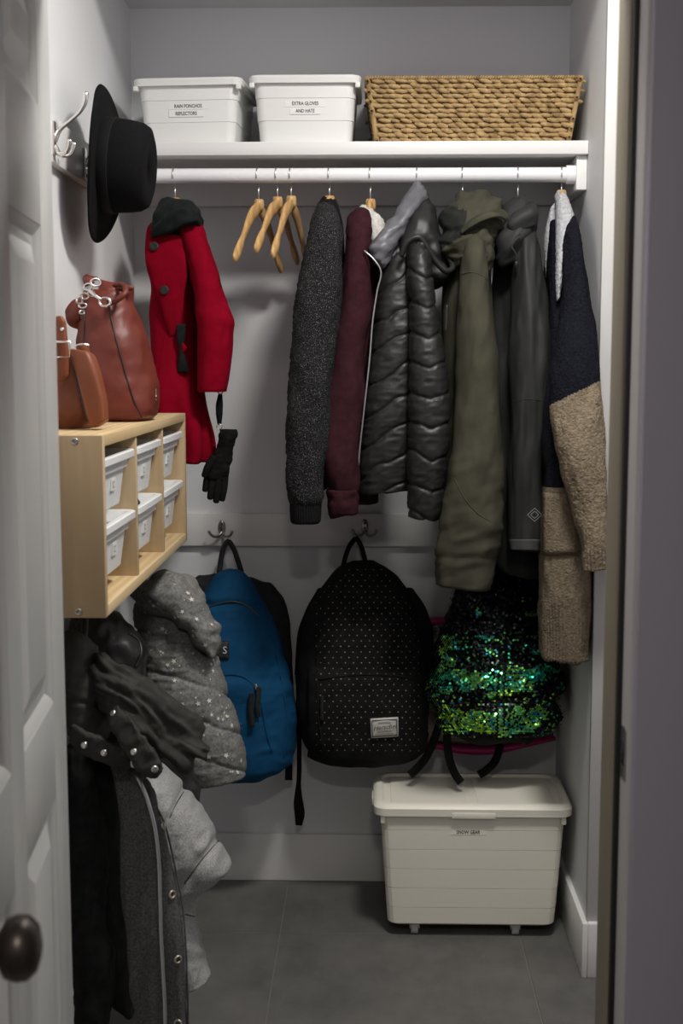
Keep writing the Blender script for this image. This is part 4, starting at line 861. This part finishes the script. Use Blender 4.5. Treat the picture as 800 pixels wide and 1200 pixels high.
bk2 = part('strap_ring', tube([P(89, 406, 2.27), P(97, 404, 2.27), P(104, 405, 2.275)], .003, n=10, seg=8), steel_m)
lpb = part('strap_loop', Loft([R4(91, 405, 103, 404, 2.275, .012), R4(90, 410, 104, 409, 2.275, .013), R4(88, 415, 106, 414, 2.28, .012)], 24, 12, 2.6), tan_l)
hol = part('rivet', lathe([(0, 0), (.004, 0), (.003, .002), (0, .002)], P(73, 386, 2.231), (0, -1, 0), 12, ref=(0, 0, 1)), steel_m)
thing('leather_saddle_bag', 'tan leather crossbody bag with a flap and silver buckle on the pine unit', 'handbag', [part('bag_body', sb, tan_l), part('flap', fl, tan_l), gap, stq, bk, bk2, lpb, hol])

# ================================================================ hooks on the back rail and the left lower rail
def back_hook(px, py):
    c = P(px, py, YB-.018); x, z = float(c[0]), float(c[2]); y = YB-.018
    pl = part('base_plate', rings([[(x+math.cos(t)*r*.0105, y-d, z+math.sin(t)*r*.021) for t in np.linspace(0, 2*math.pi, 25)[:-1]] for r, d in ((1, 0), (1, .003), (.85, .0055), (.3, .006))]), pewter_m)
    sc = [part('screw', lathe([(0, 0), (.0035, 0), (.003, .0014), (0, .0016)], (x, y-.0058, z+q), (0, -1, 0), 10, ref=(0, 0, 1)), darksteel_m) for q in (.010, -.004)]
    pr = [part('prong', tube([(x, y-.004, z-.012), (x+s*.008, y-.014, z-.022), (x+s*.020, y-.026, z-.022), (x+s*.029, y-.032, z-.014), (x+s*.032, y-.033, z-.006)], [.0048, .0042, .0038, .0036, .0044], n=24, seg=10), pewter_m) for s in (-1, 1)]
    return [pl]+sc+pr
HK = [(260, 618), (427, 617), (588, 617)]
for (x, y), lb in zip(HK, ('double prong metal hook on the back rail holding the blue backpack', 'double prong metal hook on the back rail holding the dotted black backpack', 'double prong metal hook on the back rail behind the olive coat')):
    thing('rail_hook', lb, 'hook', back_hook(x, y), group='double hooks on the back rail')

# ================================================================ backpacks on the back wall
blue_m = fabric('blue_canvas', (.002, .050, .125), (.004, .068, .165), 12, rough=.8, bump=.4, fine=520, spec=.2)
pack_grey = fabric('charcoal_webbing', (.014, .014, .015), (.024, .024, .025), 50, rough=.85, bump=.3, fine=500, spec=.2)
pack_blk = fabric('black_canvas', (.006, .006, .006), (.011, .011, .011), 40, rough=.85, bump=.35, fine=520, spec=.15)
wrk = lambda a, fx, fy, s: (lambda x: a*ridge(x.px/fx+x.py/80, x.py/fy, 0, s, 2))
# blue
B = Loft([H(670, 259, 285, 3.42, .03, .05), H(676, 252, 290, 3.41, .05, .06), H(690, 243, 298, 3.40, .065, .07), H(710, 235, 310, 3.39, .075, .08), H(735, 231, 321, 3.38, .085, .085), H(765, 230, 331, 3.37, .095, .09), H(800, 230, 339, 3.36, .11, .10), H(840, 231, 345, 3.36, .115, .10), H(870, 234, 346, 3.36, .115, .10), H(890, 240, 343, 3.36, .11, .10), R4(252, 901, 334, 897, 3.36, .095, .09)], 96, 110, 2.5,
         addd(folds(.007, 34, 50, .3, 140), wrk(.0022, 26, 15, 142), lambda x: -.010*np.exp(-((x.py-708-.02*(x.px-270)**2*.1)/4)**2)*(x.px < 305), lambda x: .012*smooth(792, 802, x.py-.010*(x.px-275)**2*.6)*smooth(318, 300, x.px)), r0=.01, r1=.012)
bz = part('zipper', B.seam([(243, 712), (258, 707), (275, 705), (292, 712), (302, 722)], .0028, .001), zipd_m)
arch = part('pocket_piping', B.seam([(256, 793), (270, 790), (285, 793), (297, 803), (304, 818), (310, 850), (318, 880)], .0032, .001), blue_m)
sd = part('side_piping', B.seam([(288, 678), (300, 695), (312, 725), (322, 760), (330, 800), (336, 850), (332, 888)], .0026, .001), blue_m)
pl1 = part('zipper_pull', B.ribbon([(294, 812), (294, 830), (295, 850)], .0135, .004, .010), pack_grey); pl2 = part('zipper_pull', B.ribbon([(301, 806), (301, 822), (301, 838)], .0125, .004, .012), pack_grey)
pul3 = part('zipper_slider', tube([P(300, 802, 3.238), P(300.5, 808, 3.236)], .004, n=6, seg=8), steel_m)
lbp = part('brand_patch', B.patch([(250, 752), (268, 751), (268, 772), (250, 773)], .004, .003, 6, 6), black_m, [part('lettering', B.decal(text_geo('S', .027)[0], text_geo('S', .027)[1], 263.5, 762, .0085), plain('patch_white', (.6, .6, .6)), smooth_=False)])
bp = Loft([H(678, 232, 300, 3.46, .02, .03), H(684, 226, 318, 3.455, .03, .04), H(705, 226, 332, 3.45, .035, .045), H(740, 228, 339, 3.45, .035, .045), H(780, 232, 343, 3.45, .035, .045), H(850, 236, 345, 3.45, .03, .045)], 60, 50, 2.6, folds(.006, 22, 40, 0, 146), r0=.012, r1=.01)
hd1 = part('haul_loop', strap([P(257, 671, 3.40), P(259, 655, 3.43), P(263, 640, 3.458), P(267, 634, 3.466), P(272, 640, 3.456), P(278, 655, 3.425), P(283, 671, 3.40)], .014, .003), pack_grey)
st1 = part('shoulder_strap', strap([P(339, 870, 3.42), P(338.5, 890, 3.42), P(338, 914, 3.43)], .020, .003), pack_blk); st2 = part('shoulder_strap', strap([P(349, 770, 3.44), P(350, 830, 3.44), P(350.5, 900, 3.44), P(350, 945, 3.44), P(351, 952, 3.44), P(350, 967, 3.44)], [.013]*13+[.020, .028, .028, .018], .004, n=60), pack_blk)
thing('blue_backpack', 'blue canvas backpack with dark straps hanging from the back rail', 'backpack', [part('main_body', B, blue_m, [bz, arch, sd, pl1, pl2, pul3]), lbp, part('back_panel', bp, pack_grey), hd1, st1, st2])
# black dotted
K = Loft([H(660, 410, 440, 3.43, .03, .04), H(666, 398, 452, 3.42, .05, .05), H(680, 382, 468, 3.41, .065, .06), H(705, 366, 482, 3.40, .08, .07), H(740, 354, 492, 3.39, .09, .08), H(780, 348, 499, 3.38, .10, .085), H(820, 348, 502, 3.375, .11, .09), H(850, 351, 501, 3.375, .11, .09), H(868, 357, 497, 3.375, .105, .09), H(878, 366, 488, 3.375, .095, .085), H(883, 376, 480, 3.375, .08, .07)], 110, 110, 2.6,
         addd(folds(.005, 50, 50, .1, 150), wrk(.0014, 40, 22, 152), lambda x: .013*smooth(785, 797, x.py+.0018*(x.px-427)**2)*(np.abs(x.px-430) < 66)), r0=.008, r1=.010)
dots = G(); hexa = [(math.cos(t), math.sin(t), 0) for t in np.linspace(0, 2*math.pi, 7)[:-1]]
for j, y in enumerate(np.arange(668, 882, 6.4)):
    for x in np.arange(352+(4.75 if j % 2 else 0), 500, 9.5):
        lim = 62 if y > 700 else 62-(700-y)*1.1
        if abs(x-432) > lim or (432 < x < 468 and 838 < y < 866): continue
        dots.join(K.decal(np.array(hexa)*.00165*random.uniform(.8, 1.15), [(0, 1, 2, 3, 4, 5)], x+random.uniform(-.4, .4), y+random.uniform(-.4, .4), .0014))
dp_ = part('dot_print', dots, plain('dot_ink', (.34, .30, .21), rough=.8), smooth_=False, kind='stuff')
ks = [part('piping', K.seam([(400, 668), (382, 700), (373, 750), (372, 800), (374, 850), (380, 878)], .003, .001), pack_blk), part('piping', K.seam([(452, 670), (472, 705), (484, 750), (491, 800), (492, 850), (486, 874)], .003, .001), pack_blk),
      part('pocket_zipper', K.seam([(374, 796), (395, 793), (430, 791), (465, 793), (490, 797)], .0032, .0012), pack_blk), part('zipper_pull', K.ribbon([(378, 815), (377.5, 830), (378, 843)], .008, .004, .006), pack_grey)]
pat = K.patch([(434, 842), (466, 840), (466, 862), (435, 864)], .005, .002, 8, 6)
wht = plain('patch_cloth', (.52, .51, .47), rough=.85)
fr = G(); sig = None
def pk_(px, py): q = K.at(px, py, 9); return q[0]+q[1]*.009
for (a_, b_) in (((436, 844), (464, 842)), ((464, 842), (464.3, 860.2)), ((464.3, 860.2), (436.5, 862)), ((436.5, 862), (436, 844))):
    fr.join(tube([pk_(*a_), pk_(*b_)], .0009, n=4, seg=6))
tv, tf = text_geo('Herschel', .0165, shear=.45); sig = K.decal(tv, tf, 450, 851, .0098, rot=.10)
for yy, w_ in ((855.2, 8), (858.2, 10), (846.0, 7)): sig.join(tube([pk_(450-w_, yy+.4), pk_(450+w_, yy-.4)], .0005, n=4, seg=5))
pt = part('brand_patch', pat, wht, [part('patch_border', fr, ink_m), part('lettering', sig, ink_m, smooth_=False)], label='white woven label with black script')
hk_ = part('haul_loop', strap([P(402, 664, 3.40), P(406, 648, 3.43), P(412, 636, 3.455), P(417, 631, 3.463), P(422, 638, 3.455), P(426, 650, 3.43), P(429, 663, 3.40)], .013, .003), pack_blk)
sr = part('shoulder_strap', Loft([H(690, 474, 484, 3.46, .01), H(715, 483, 500, 3.45, .014), H(745, 488, 508, 3.445, .015), H(775, 492, 508, 3.44, .014), H(800, 494, 503, 3.44, .01)], 28, 30, 2.4, r0=.004, r1=.004), pack_blk); sl_ = part('shoulder_strap', Loft([H(690, 372, 384, 3.46, .01), H(715, 358, 374, 3.45, .014), H(745, 348, 364, 3.45, .014), H(790, 345, 356, 3.45, .012)], 28, 30, 2.4, r0=.004, r1=.004), pack_blk)
thing('dotted_backpack', 'black backpack with tiny tan dots and a white label hanging from the back rail', 'backpack', [part('main_body', K, pack_blk, [dp_]+ks), pt, hk_, sr, sl_])

# sequin backpack
S = Loft([H(655, 560, 612, 3.42, .03, .05), H(668, 545, 628, 3.40, .05, .06), H(690, 532, 641, 3.38, .07, .07), H(715, 522, 649, 3.36, .09, .08), H(745, 514, 655, 3.34, .10, .09), H(780, 508, 658, 3.32, .115, .10), H(810, 504, 658, 3.31, .125, .11), H(830, 505, 656, 3.31, .125, .11), H(845, 512, 650, 3.31, .12, .11), H(856, 528, 640, 3.31, .105, .10), R4(550, 862, 622, 864, 3.31, .08, .08)], 120, 110, 2.5,
         addd(folds(.010, 30, 20, .15, 160), lambda x: .007*np.sin((x.py-.0045*(580-x.px)**2*-1-770)/8.0)*smooth(770, 800, x.py)*smooth(868, 850, x.py), lambda x: -.03*np.exp(-((x.py-(800+.0*x.px)-22*np.cos((x.px-578)/62))/5)**2)*(np.abs(x.px-580) < 62)*.5), r0=.01, r1=.012)
seq_m = NT('sequins'); at_ = seq_m.n('ShaderNodeVertexColor', layer_name='tint'); seq_m.l(at_.outputs['Color'], seq_m.b.inputs['Base Color']); seq_m.set(Metallic=.85, Roughness=.28, Specular_IOR_Level=.8); seq_m = seq_m.m
sv, sf, sc_ = [], [], []
hex5 = np.array([(math.cos(t), math.sin(t)) for t in np.linspace(0, 2*math.pi, 7)[:-1]])
cnt = 0
yy = 660.0; row = 0
while yy < 863:
    xx = 500+(1.3 if row % 2 else 0)
    while xx < 660:
        d = (S.sx-xx)**2+(S.sy-yy)**2; i = int(np.argmin(d))
        if d[i] < 6:
            n = S.sn[i]; p = P(xx, yy, S.sp[i][1])
            u_ = (xx-580)/75.0; e = yy-(800+16*(1-u_*u_))          # smile-shaped bands
            gr = float(fbm(xx/16, yy/9, 0, 171, 2)); green = False
            lowz = smooth(735, 800, yy)
            band = (math.sin((yy-26*(1-u_*u_))/7.6)+.9*gr)
            if yy > 785 and band > -.15: green = True
            if 745 < yy <= 790 and gr+.5*math.sin(xx/9)*.6+(yy-770)/60 > .35 and xx > 515: green = True
            if 700 < yy <= 750 and gr > .85: green = True
            if xx < 530 and yy > 770 and gr > -.4: green = True
            if xx > 640 and gr < .5: green = False
            if yy > 800 and abs(e-10) < 3.4 and abs(u_) < .85: green = False
            if random.random() < .12: green = not green if yy > 740 else False
            if green:
                k = .5+.5*float(vnoise(xx/20, yy/11, 0, 180)); k = np.clip(k+random.uniform(-.3, .3)+(.25 if yy > 808 else -.3), 0, 1)
                c = np.array((.03, .60, .34))*(1-k)+np.array((.42, .85, .06))*k
                if random.random() < .12: c = np.array((.02, .35, .65))
            else: c = np.array((.010, .014, .013))*(1 if random.random() < .9 else 3)
            tl = np.array([random.gauss(0, .28), random.gauss(0, .22), random.gauss(0, .30)]); n2 = n+tl; n2 /= np.linalg.norm(n2)
            a1 = np.cross(n2, (.3, .1, 1)); a1 /= np.linalg.norm(a1); a2 = np.cross(n2, a1)
            q = p+n*.0022+.0033*(hex5[:, :1]*a1+hex5[:, 1:]*a2)
            sv.append(q); sf.append(tuple(range(cnt, cnt+6))); sc_.append(np.tile(np.r_[c, 1], (6, 1))); cnt += 6
        xx += 2.6
    yy += 2.05; row += 1
sg = G().add(np.concatenate(sv), sf)
sq = part('sequins', sg, seq_m, smooth_=False, kind='stuff', colors=np.concatenate(sc_), label='green and black flip sequins')
s_st = [part('dangling_strap', strap([P(a, b, d) for a, b, d in pts], .0215, .0025, ref=rf), pack_blk) for pts, rf in (
    ([(516, 845, 3.36), (508, 868, 3.345), (500, 886, 3.32), (488, 901, 3.29), (480, 908, 3.26)], (.3, -1, .6)), ([(523, 850, 3.30), (524, 872, 3.285), (527, 892, 3.262), (533, 907, 3.245), (540, 917, 3.222)], (-.2, -1, .5)), ([(587, 858, 3.34), (585, 878, 3.33), (579, 893, 3.31), (569, 903, 3.285), (561, 908, 3.26)], (.3, -1, .6)))]
hs = part('haul_loop', strap([P(574, 662, 3.41), P(578, 645, 3.44), P(584, 632, 3.464), P(590, 645, 3.44), P(596, 662, 3.41)], .014, .003), pack_blk)
thing('sequin_backpack', 'backpack covered in green and black flip sequins hanging above the rolling bin', 'backpack', [part('main_body', S, pack_blk, [sq]), hs]+s_st)

# clear vinyl bag with pink piping behind it
pink = plain('pink_vinyl', (.42, .012, .14), rough=.35)
vin = NT('clear_vinyl'); vin.set(Base_Color=(.85, .80, .76, 1), Roughness=.12, Transmission_Weight=.75, IOR=1.2, Alpha=1.0); vin = vin.m
brn = fabric('brown_contents', (.055, .032, .022), (.12, .08, .055), 20, rough=.7, bump=.3)
inn = Loft([H(735, 502, 640, 3.478, .010, .012), H(780, 498, 646, 3.476, .014, .014), H(830, 494, 648, 3.474, .016, .016), H(864, 496, 644, 3.472, .016, .016)], 40, 30, 3, folds(.004, 26, 26, 0, 190), r0=.005, r1=.005)
sht = Loft([H(730, 494, 646, 3.476, .018, .016), H(760, 492, 649, 3.474, .020, .018), H(800, 490, 651, 3.472, .022, .02), H(840, 489, 651, 3.470, .024, .022), R4(489, 869, 648, 868, 3.468, .022, .022)], 60, 40, 3.2, addd(folds(.004, 14, 18, .3, 192)), r0=.004, r1=.005)
tp_ = part('top_trim', strap([P(490, 728, 3.474), P(520, 727, 3.472), P(570, 727, 3.47), P(648, 728, 3.474)], .014, .034, ref=(0, -1, 0)), pink)
bt_ = part('bottom_trim', strap([P(488, 868, 3.464), P(512, 872, 3.455), P(545, 877, 3.448), P(575, 877, 3.446), P(610, 871, 3.45), P(648, 863, 3.464)], [.012, .018, .022, .02, .014, .010], .045, ref=(0, -1, 0)), pink)
lbv = part('bag_handle', strap([P(570, 727, 3.475), P(575, 680, 3.475), P(586, 634, 3.470), P(598, 680, 3.475), P(604, 727, 3.475)], .012, .003), pink)
thing('vinyl_bag', 'clear vinyl bag with pink trim hanging behind the sequin backpack', 'bag', [part('vinyl_sheet', sht, vin), part('contents', inn, brn), tp_, bt_, lbv])

# ================================================================ coats on the left wall below the pine unit
# star-print puffer
def qst(x): return x.py-.30*(x.px-215)+3*vnoise(x.px/16, x.py/16, 0, 200)
ST = Loft([H(698, 160, 222, 2.86, .05, .08), H(715, 158, 236, 2.85, .065, .10), H(745, 160, 248, 2.84, .075, .11), H(780, 166, 256, 2.83, .08, .12), H(810, 172, 265, 2.82, .085, .12), H(840, 178, 275, 2.815, .085, .12), H(865, 184, 282, 2.81, .085, .12), H(890, 192, 287, 2.81, .082, .12), R4(205, 914, 288, 905, 2.81, .075, .11)], 100, 130, 2.3, addd(quilt(qst, 42, .0052), wrk(.0018, 15, 9, 203)), r0=.02, r1=.006)
hoodS = Loft([R4(156, 700, 172, 678, 2.82, .035, .05), R4(163, 712, 205, 673, 2.80, .05, .06), R4(190, 722, 226, 689, 2.79, .055, .06), R4(214, 738, 243, 714, 2.785, .055, .06), R4(232, 757, 256, 738, 2.785, .05, .055), R4(243, 774, 259, 758, 2.785, .04, .05)], 64, 70, 2.1, addd(folds(.006, 26, 16, -.6, 207), lambda x: .005*np.sin((x.px*.75+x.py*.65)/5.5+2*vnoise(x.px/25, x.py/25, 0, 9))*.6), r0=.014, r1=.010)
linS = Loft([R4(178, 684, 196, 668, 2.86, .04, .05), R4(190, 692, 224, 676, 2.85, .05, .06), R4(205, 705, 236, 694, 2.845, .05, .06), R4(218, 720, 243, 714, 2.84, .04, .05)], 44, 30, 2.0, folds(.003, 16, 12, 0, 211), r0=.014, r1=.006)
def star(r):
    a = np.linspace(0, 2*math.pi, 11)[:-1]+.3; rr_ = np.where(np.arange(10) % 2 == 0, r, r*.42); return np.c_[np.cos(a)*rr_, np.sin(a)*rr_, np.zeros(10)]
sts = G()
for lf, area, num in ((ST, (175, 285, 735, 908), 100), (hoodS, (165, 255, 680, 770), 26)):
    k = 0
    while k < num:
        x, y = random.uniform(area[0], area[1]), random.uniform(area[2], area[3]); d = ((lf.sx-x)**2+(lf.sy-y)**2).min()
        if d > 9: continue
        k += 1; r_ = random.choice([.0018, .0024, .0035, .0055, .0070]); sv_ = star(r_)
        sts.join(lf.decal(np.vstack([sv_, [[0, 0, 0]]]), [(10, q, (q+1) % 10) for q in range(10)], x, y, .0016, random.uniform(0, 6)))
stp = part('star_print', sts, starprint, smooth_=False, kind='stuff')
lbs = part('sleeve_label', ST.patch([(194, 744), (205, 742), (207, 753), (196, 755)], .002, .001, 4, 4), plain('tonal_label', (.125, .125, .118), rough=.8))
thing('star_puffer', 'grey puffer coat printed with small pale stars under the pine unit', 'coat', [part('body', ST, star_m, [stp, lbs]), part('hood', hoodS, star_m), part('hood_lining', linS, fabric('grey_plush', (.16, .155, .145), (.21, .205, .19), 60, rough=1, bump=.3, spec=.1))])
# black leather jacket between
LJ = Loft([H(722, 96, 140, 2.66, .05, .08), H(735, 88, 152, 2.65, .06, .10), H(755, 86, 164, 2.64, .065, .11), H(785, 86, 168, 2.635, .065, .11), H(830, 90, 172, 2.63, .06, .11), H(870, 110, 205, 2.63, .05, .10), H(930, 120, 228, 2.64, .05, .10), H(952, 130, 229, 2.64, .05, .1)], 70, 80, 2.2, addd(folds(.008, 26, 40, .2, 220), wrk(.003, 26, 30, 222)), r0=.02, r1=.01)
epl = part('epaulette', LJ.ribbon([(150, 742), (160, 748), (166, 760), (164, 772), (158, 782)], [.006, .010, .012, .010, .006], .003, .0015), leather_blk)
thing('black_leather_jacket', 'black jacket squeezed between the parka and the star print coat', 'jacket', [part('body', LJ, leather_blk, [epl])])
# silver puffer
def qsv(x): return (x.px-200)*.62-(x.py-960)*-.62+3*vnoise(x.px/14, x.py/14, 0, 230)
SV = Loft([H(893, 150, 184, 2.56, .04, .08), H(912, 152, 200, 2.555, .055, .10), H(940, 154, 224, 2.55, .07, .11), H(970, 156, 246, 2.545, .075, .12), H(1000, 158, 261, 2.54, .075, .12), H(1017, 160, 269, 2.54, .07, .12), H(1029, 162, 258, 2.54, .065, .11), H(1048, 164, 234, 2.54, .06, .10), H(1064, 166, 227, 2.54, .055, .10), H(1095, 170, 232, 2.54, .055, .10), H(1125, 174, 239, 2.54, .055, .10), R4(180, 1160, 245, 1146, 2.54, .05, .09)], 90, 120, 2.2, addd(lambda x: -.007*np.exp(-((x.py-958+1.95*(x.px-199))/9)**2)*smooth(990, 960, x.py)-.008*np.exp(-((x.py-1036+1.3*(x.px-216))/9)**2)*smooth(1050, 1030, x.py), wrk(.0024, 16, 24, 232)), r0=.02, r1=.006)
thing('silver_puffer', 'light silver heather puffer jacket behind the grey zip panel of the parka', 'jacket', [part('body', SV, silver_m, [part('quilt_seam', SV.seam(q_, .0013, -.0002), zipd_m) for q_ in ([(199, 958), (206, 943), (215, 928)], [(216, 1036), (236, 1008), (256, 985)], [(206, 1078), (216, 1072), (228, 1074)])])])
# parka
PB = Loft([H(868, 84, 150, 2.33, .05, .09), H(900, 82, 146, 2.32, .06, .10), H(960, 82, 143, 2.31, .06, .10), H(1060, 84, 145, 2.30, .06, .10), H(1120, 96, 150, 2.30, .055, .10), H(1160, 126, 155, 2.30, .05, .09), R4(140, 1172, 158, 1186, 2.30, .04, .08)], 60, 90, 2.2, folds(.006, 18, 100, 0, 240), r0=.02, r1=.008)
PS = Loft([H(880, 76, 112, 2.26, .04), H(920, 78, 118, 2.25, .05), H(1000, 80, 120, 2.24, .055), H(1080, 83, 126, 2.23, .055), H(1130, 86, 131, 2.23, .052), H(1165, 88, 132, 2.23, .048), R4(92, 1192, 128, 1199, 2.23, .04)], 56, 90, 2.2, addd(folds(.007, 16, 60, .1, 244), wrk(.002, 20, 20, 246)), r0=.015, r1=.004)
PZ = Loft([H(897, 133, 150, 2.275, .012), H(915, 136, 170, 2.265, .014), H(950, 139, 188, 2.25, .016), H(1000, 141, 202, 2.24, .016), H(1050, 143, 212, 2.235, .016), H(1100, 147, 217, 2.23, .016), H(1150, 152, 220, 2.23, .016), H(1200, 160, 222, 2.23, .016), R4(165, 1213, 222, 1222, 2.23, .014)], 80, 120, 3.0, addd(folds(.007, 16, 150, .05, 250), lambda x: .005*np.exp(-((x.px-(160+.21*(x.py-905)-.00055*(x.py-905)**2))/5)**2)), r0=.006, r1=.004)
zl = [(160, 908), (175, 945), (184, 985), (187, 1040), (189, 1100), (192, 1150), (194, 1200), (194, 1212)]
zz_ = part('zipper', PZ.ribbon(zl, .0065, .004, .003, 60), zip_m, label='silver front zipper'); ze = part('edge_stitching', PZ.seam([(172, 925), (192, 965), (203, 1010), (213, 1060), (217, 1110), (219, 1160), (220, 1210)], .0018, .001, 50), melange)
rg = []
for (x, y) in ((190, 968), (201, 1048), (208, 1124), (209, 1199)):
    p, n = PZ.at(x, y); rg.append(part('snap_ring', ring(p+n*.002, .0062, .0022, n), plain('snap_brass', (.5, .46, .38), rough=.35, metal=.9) if 'snap_brass' not in MATS else MATS['snap_brass']))
PL = Loft([H(748, 76, 104, 2.33, .04, .07), H(758, 76, 112, 2.32, .05, .08), H(780, 76, 118, 2.31, .055, .08), H(810, 76, 122, 2.30, .058, .08), H(840, 76, 124, 2.295, .058, .08), H(858, 78, 126, 2.295, .052, .08), R4(84, 868, 130, 880, 2.295, .04, .07)], 60, 60, 2.3, addd(folds(.007, 30, 30, .2, 255), lambda x: -.006*np.exp(-((x.py-824-.2*(x.px-100))/3)**2)), r0=.015, r1=.006)
PH = Loft([R4(114, 800, 117, 767, 2.30, .03, .05), R4(124, 828, 146, 777, 2.28, .05, .06), R4(138, 850, 175, 795, 2.265, .06, .07), R4(156, 872, 205, 816, 2.25, .065, .07), R4(180, 890, 224, 843, 2.245, .06, .07), R4(210, 894, 238, 862, 2.245, .05, .06), R4(232, 889, 244, 874, 2.25, .03, .04)], 90, 110, 2.1, addd(lambda x: .011*fbm((x.px*.60-x.py*.80+60*vnoise(x.px/70, x.py/70, 0, 8)*.25)/13, (x.px*.8+x.py*.6)/80, 0, 260, 3), folds(.003, 15, 15, 0, 262)), r0=.01, r1=.010)
bd1 = Loft([R4(84, 873, 86, 848, 2.195, .006), R4(104, 888, 108, 860, 2.185, .008), R4(130, 897, 134, 871, 2.185, .008), R4(150, 900, 152, 880, 2.195, .006)], 32, 40, 4, folds(.003, 10, 10, 0, 264), r0=.003, r1=.003)
bd2 = Loft([R4(126, 842, 139, 827, 2.195, .007), R4(138, 868, 158, 848, 2.175, .008), R4(153, 891, 174, 872, 2.165, .008), R4(170, 908, 185, 891, 2.16, .008), R4(182, 912, 190, 900, 2.16, .006)], 32, 44, 4, folds(.004, 9, 9, 0, 266), r0=.003, r1=.003)
k1 = part('snap_band', bd1, parka_m, [part('snap', snap(bd1, x, y), steel_m) for x, y in ((99, 873), (122, 882))]); k2 = part('snap_flap', bd2, parka_m, [part('snap', snap(bd2, x, y), steel_m) for x, y in ((133, 836), (157, 881), (181, 901))])
cords = [part('hanging_loop', tube([P(84+i*5, 752, 2.30), P(83+i*6, 735, 2.32), P(86+i*5, 722, 2.34)], .004, n=14, seg=6), parka_lin) for i in range(4)]
thing('parka', 'dark parka with a draped hood and grey zip panel hanging nearest the door', 'coat', [part('body', PB, blackcloth), part('sleeve', PS, blackcloth), part('zip_panel', PZ, melange, [zz_, ze]+rg, label='grey melange zip panel'), part('padded_lining', PL, parka_lin), part('hood', PH, parka_m), k1, k2]+cords)
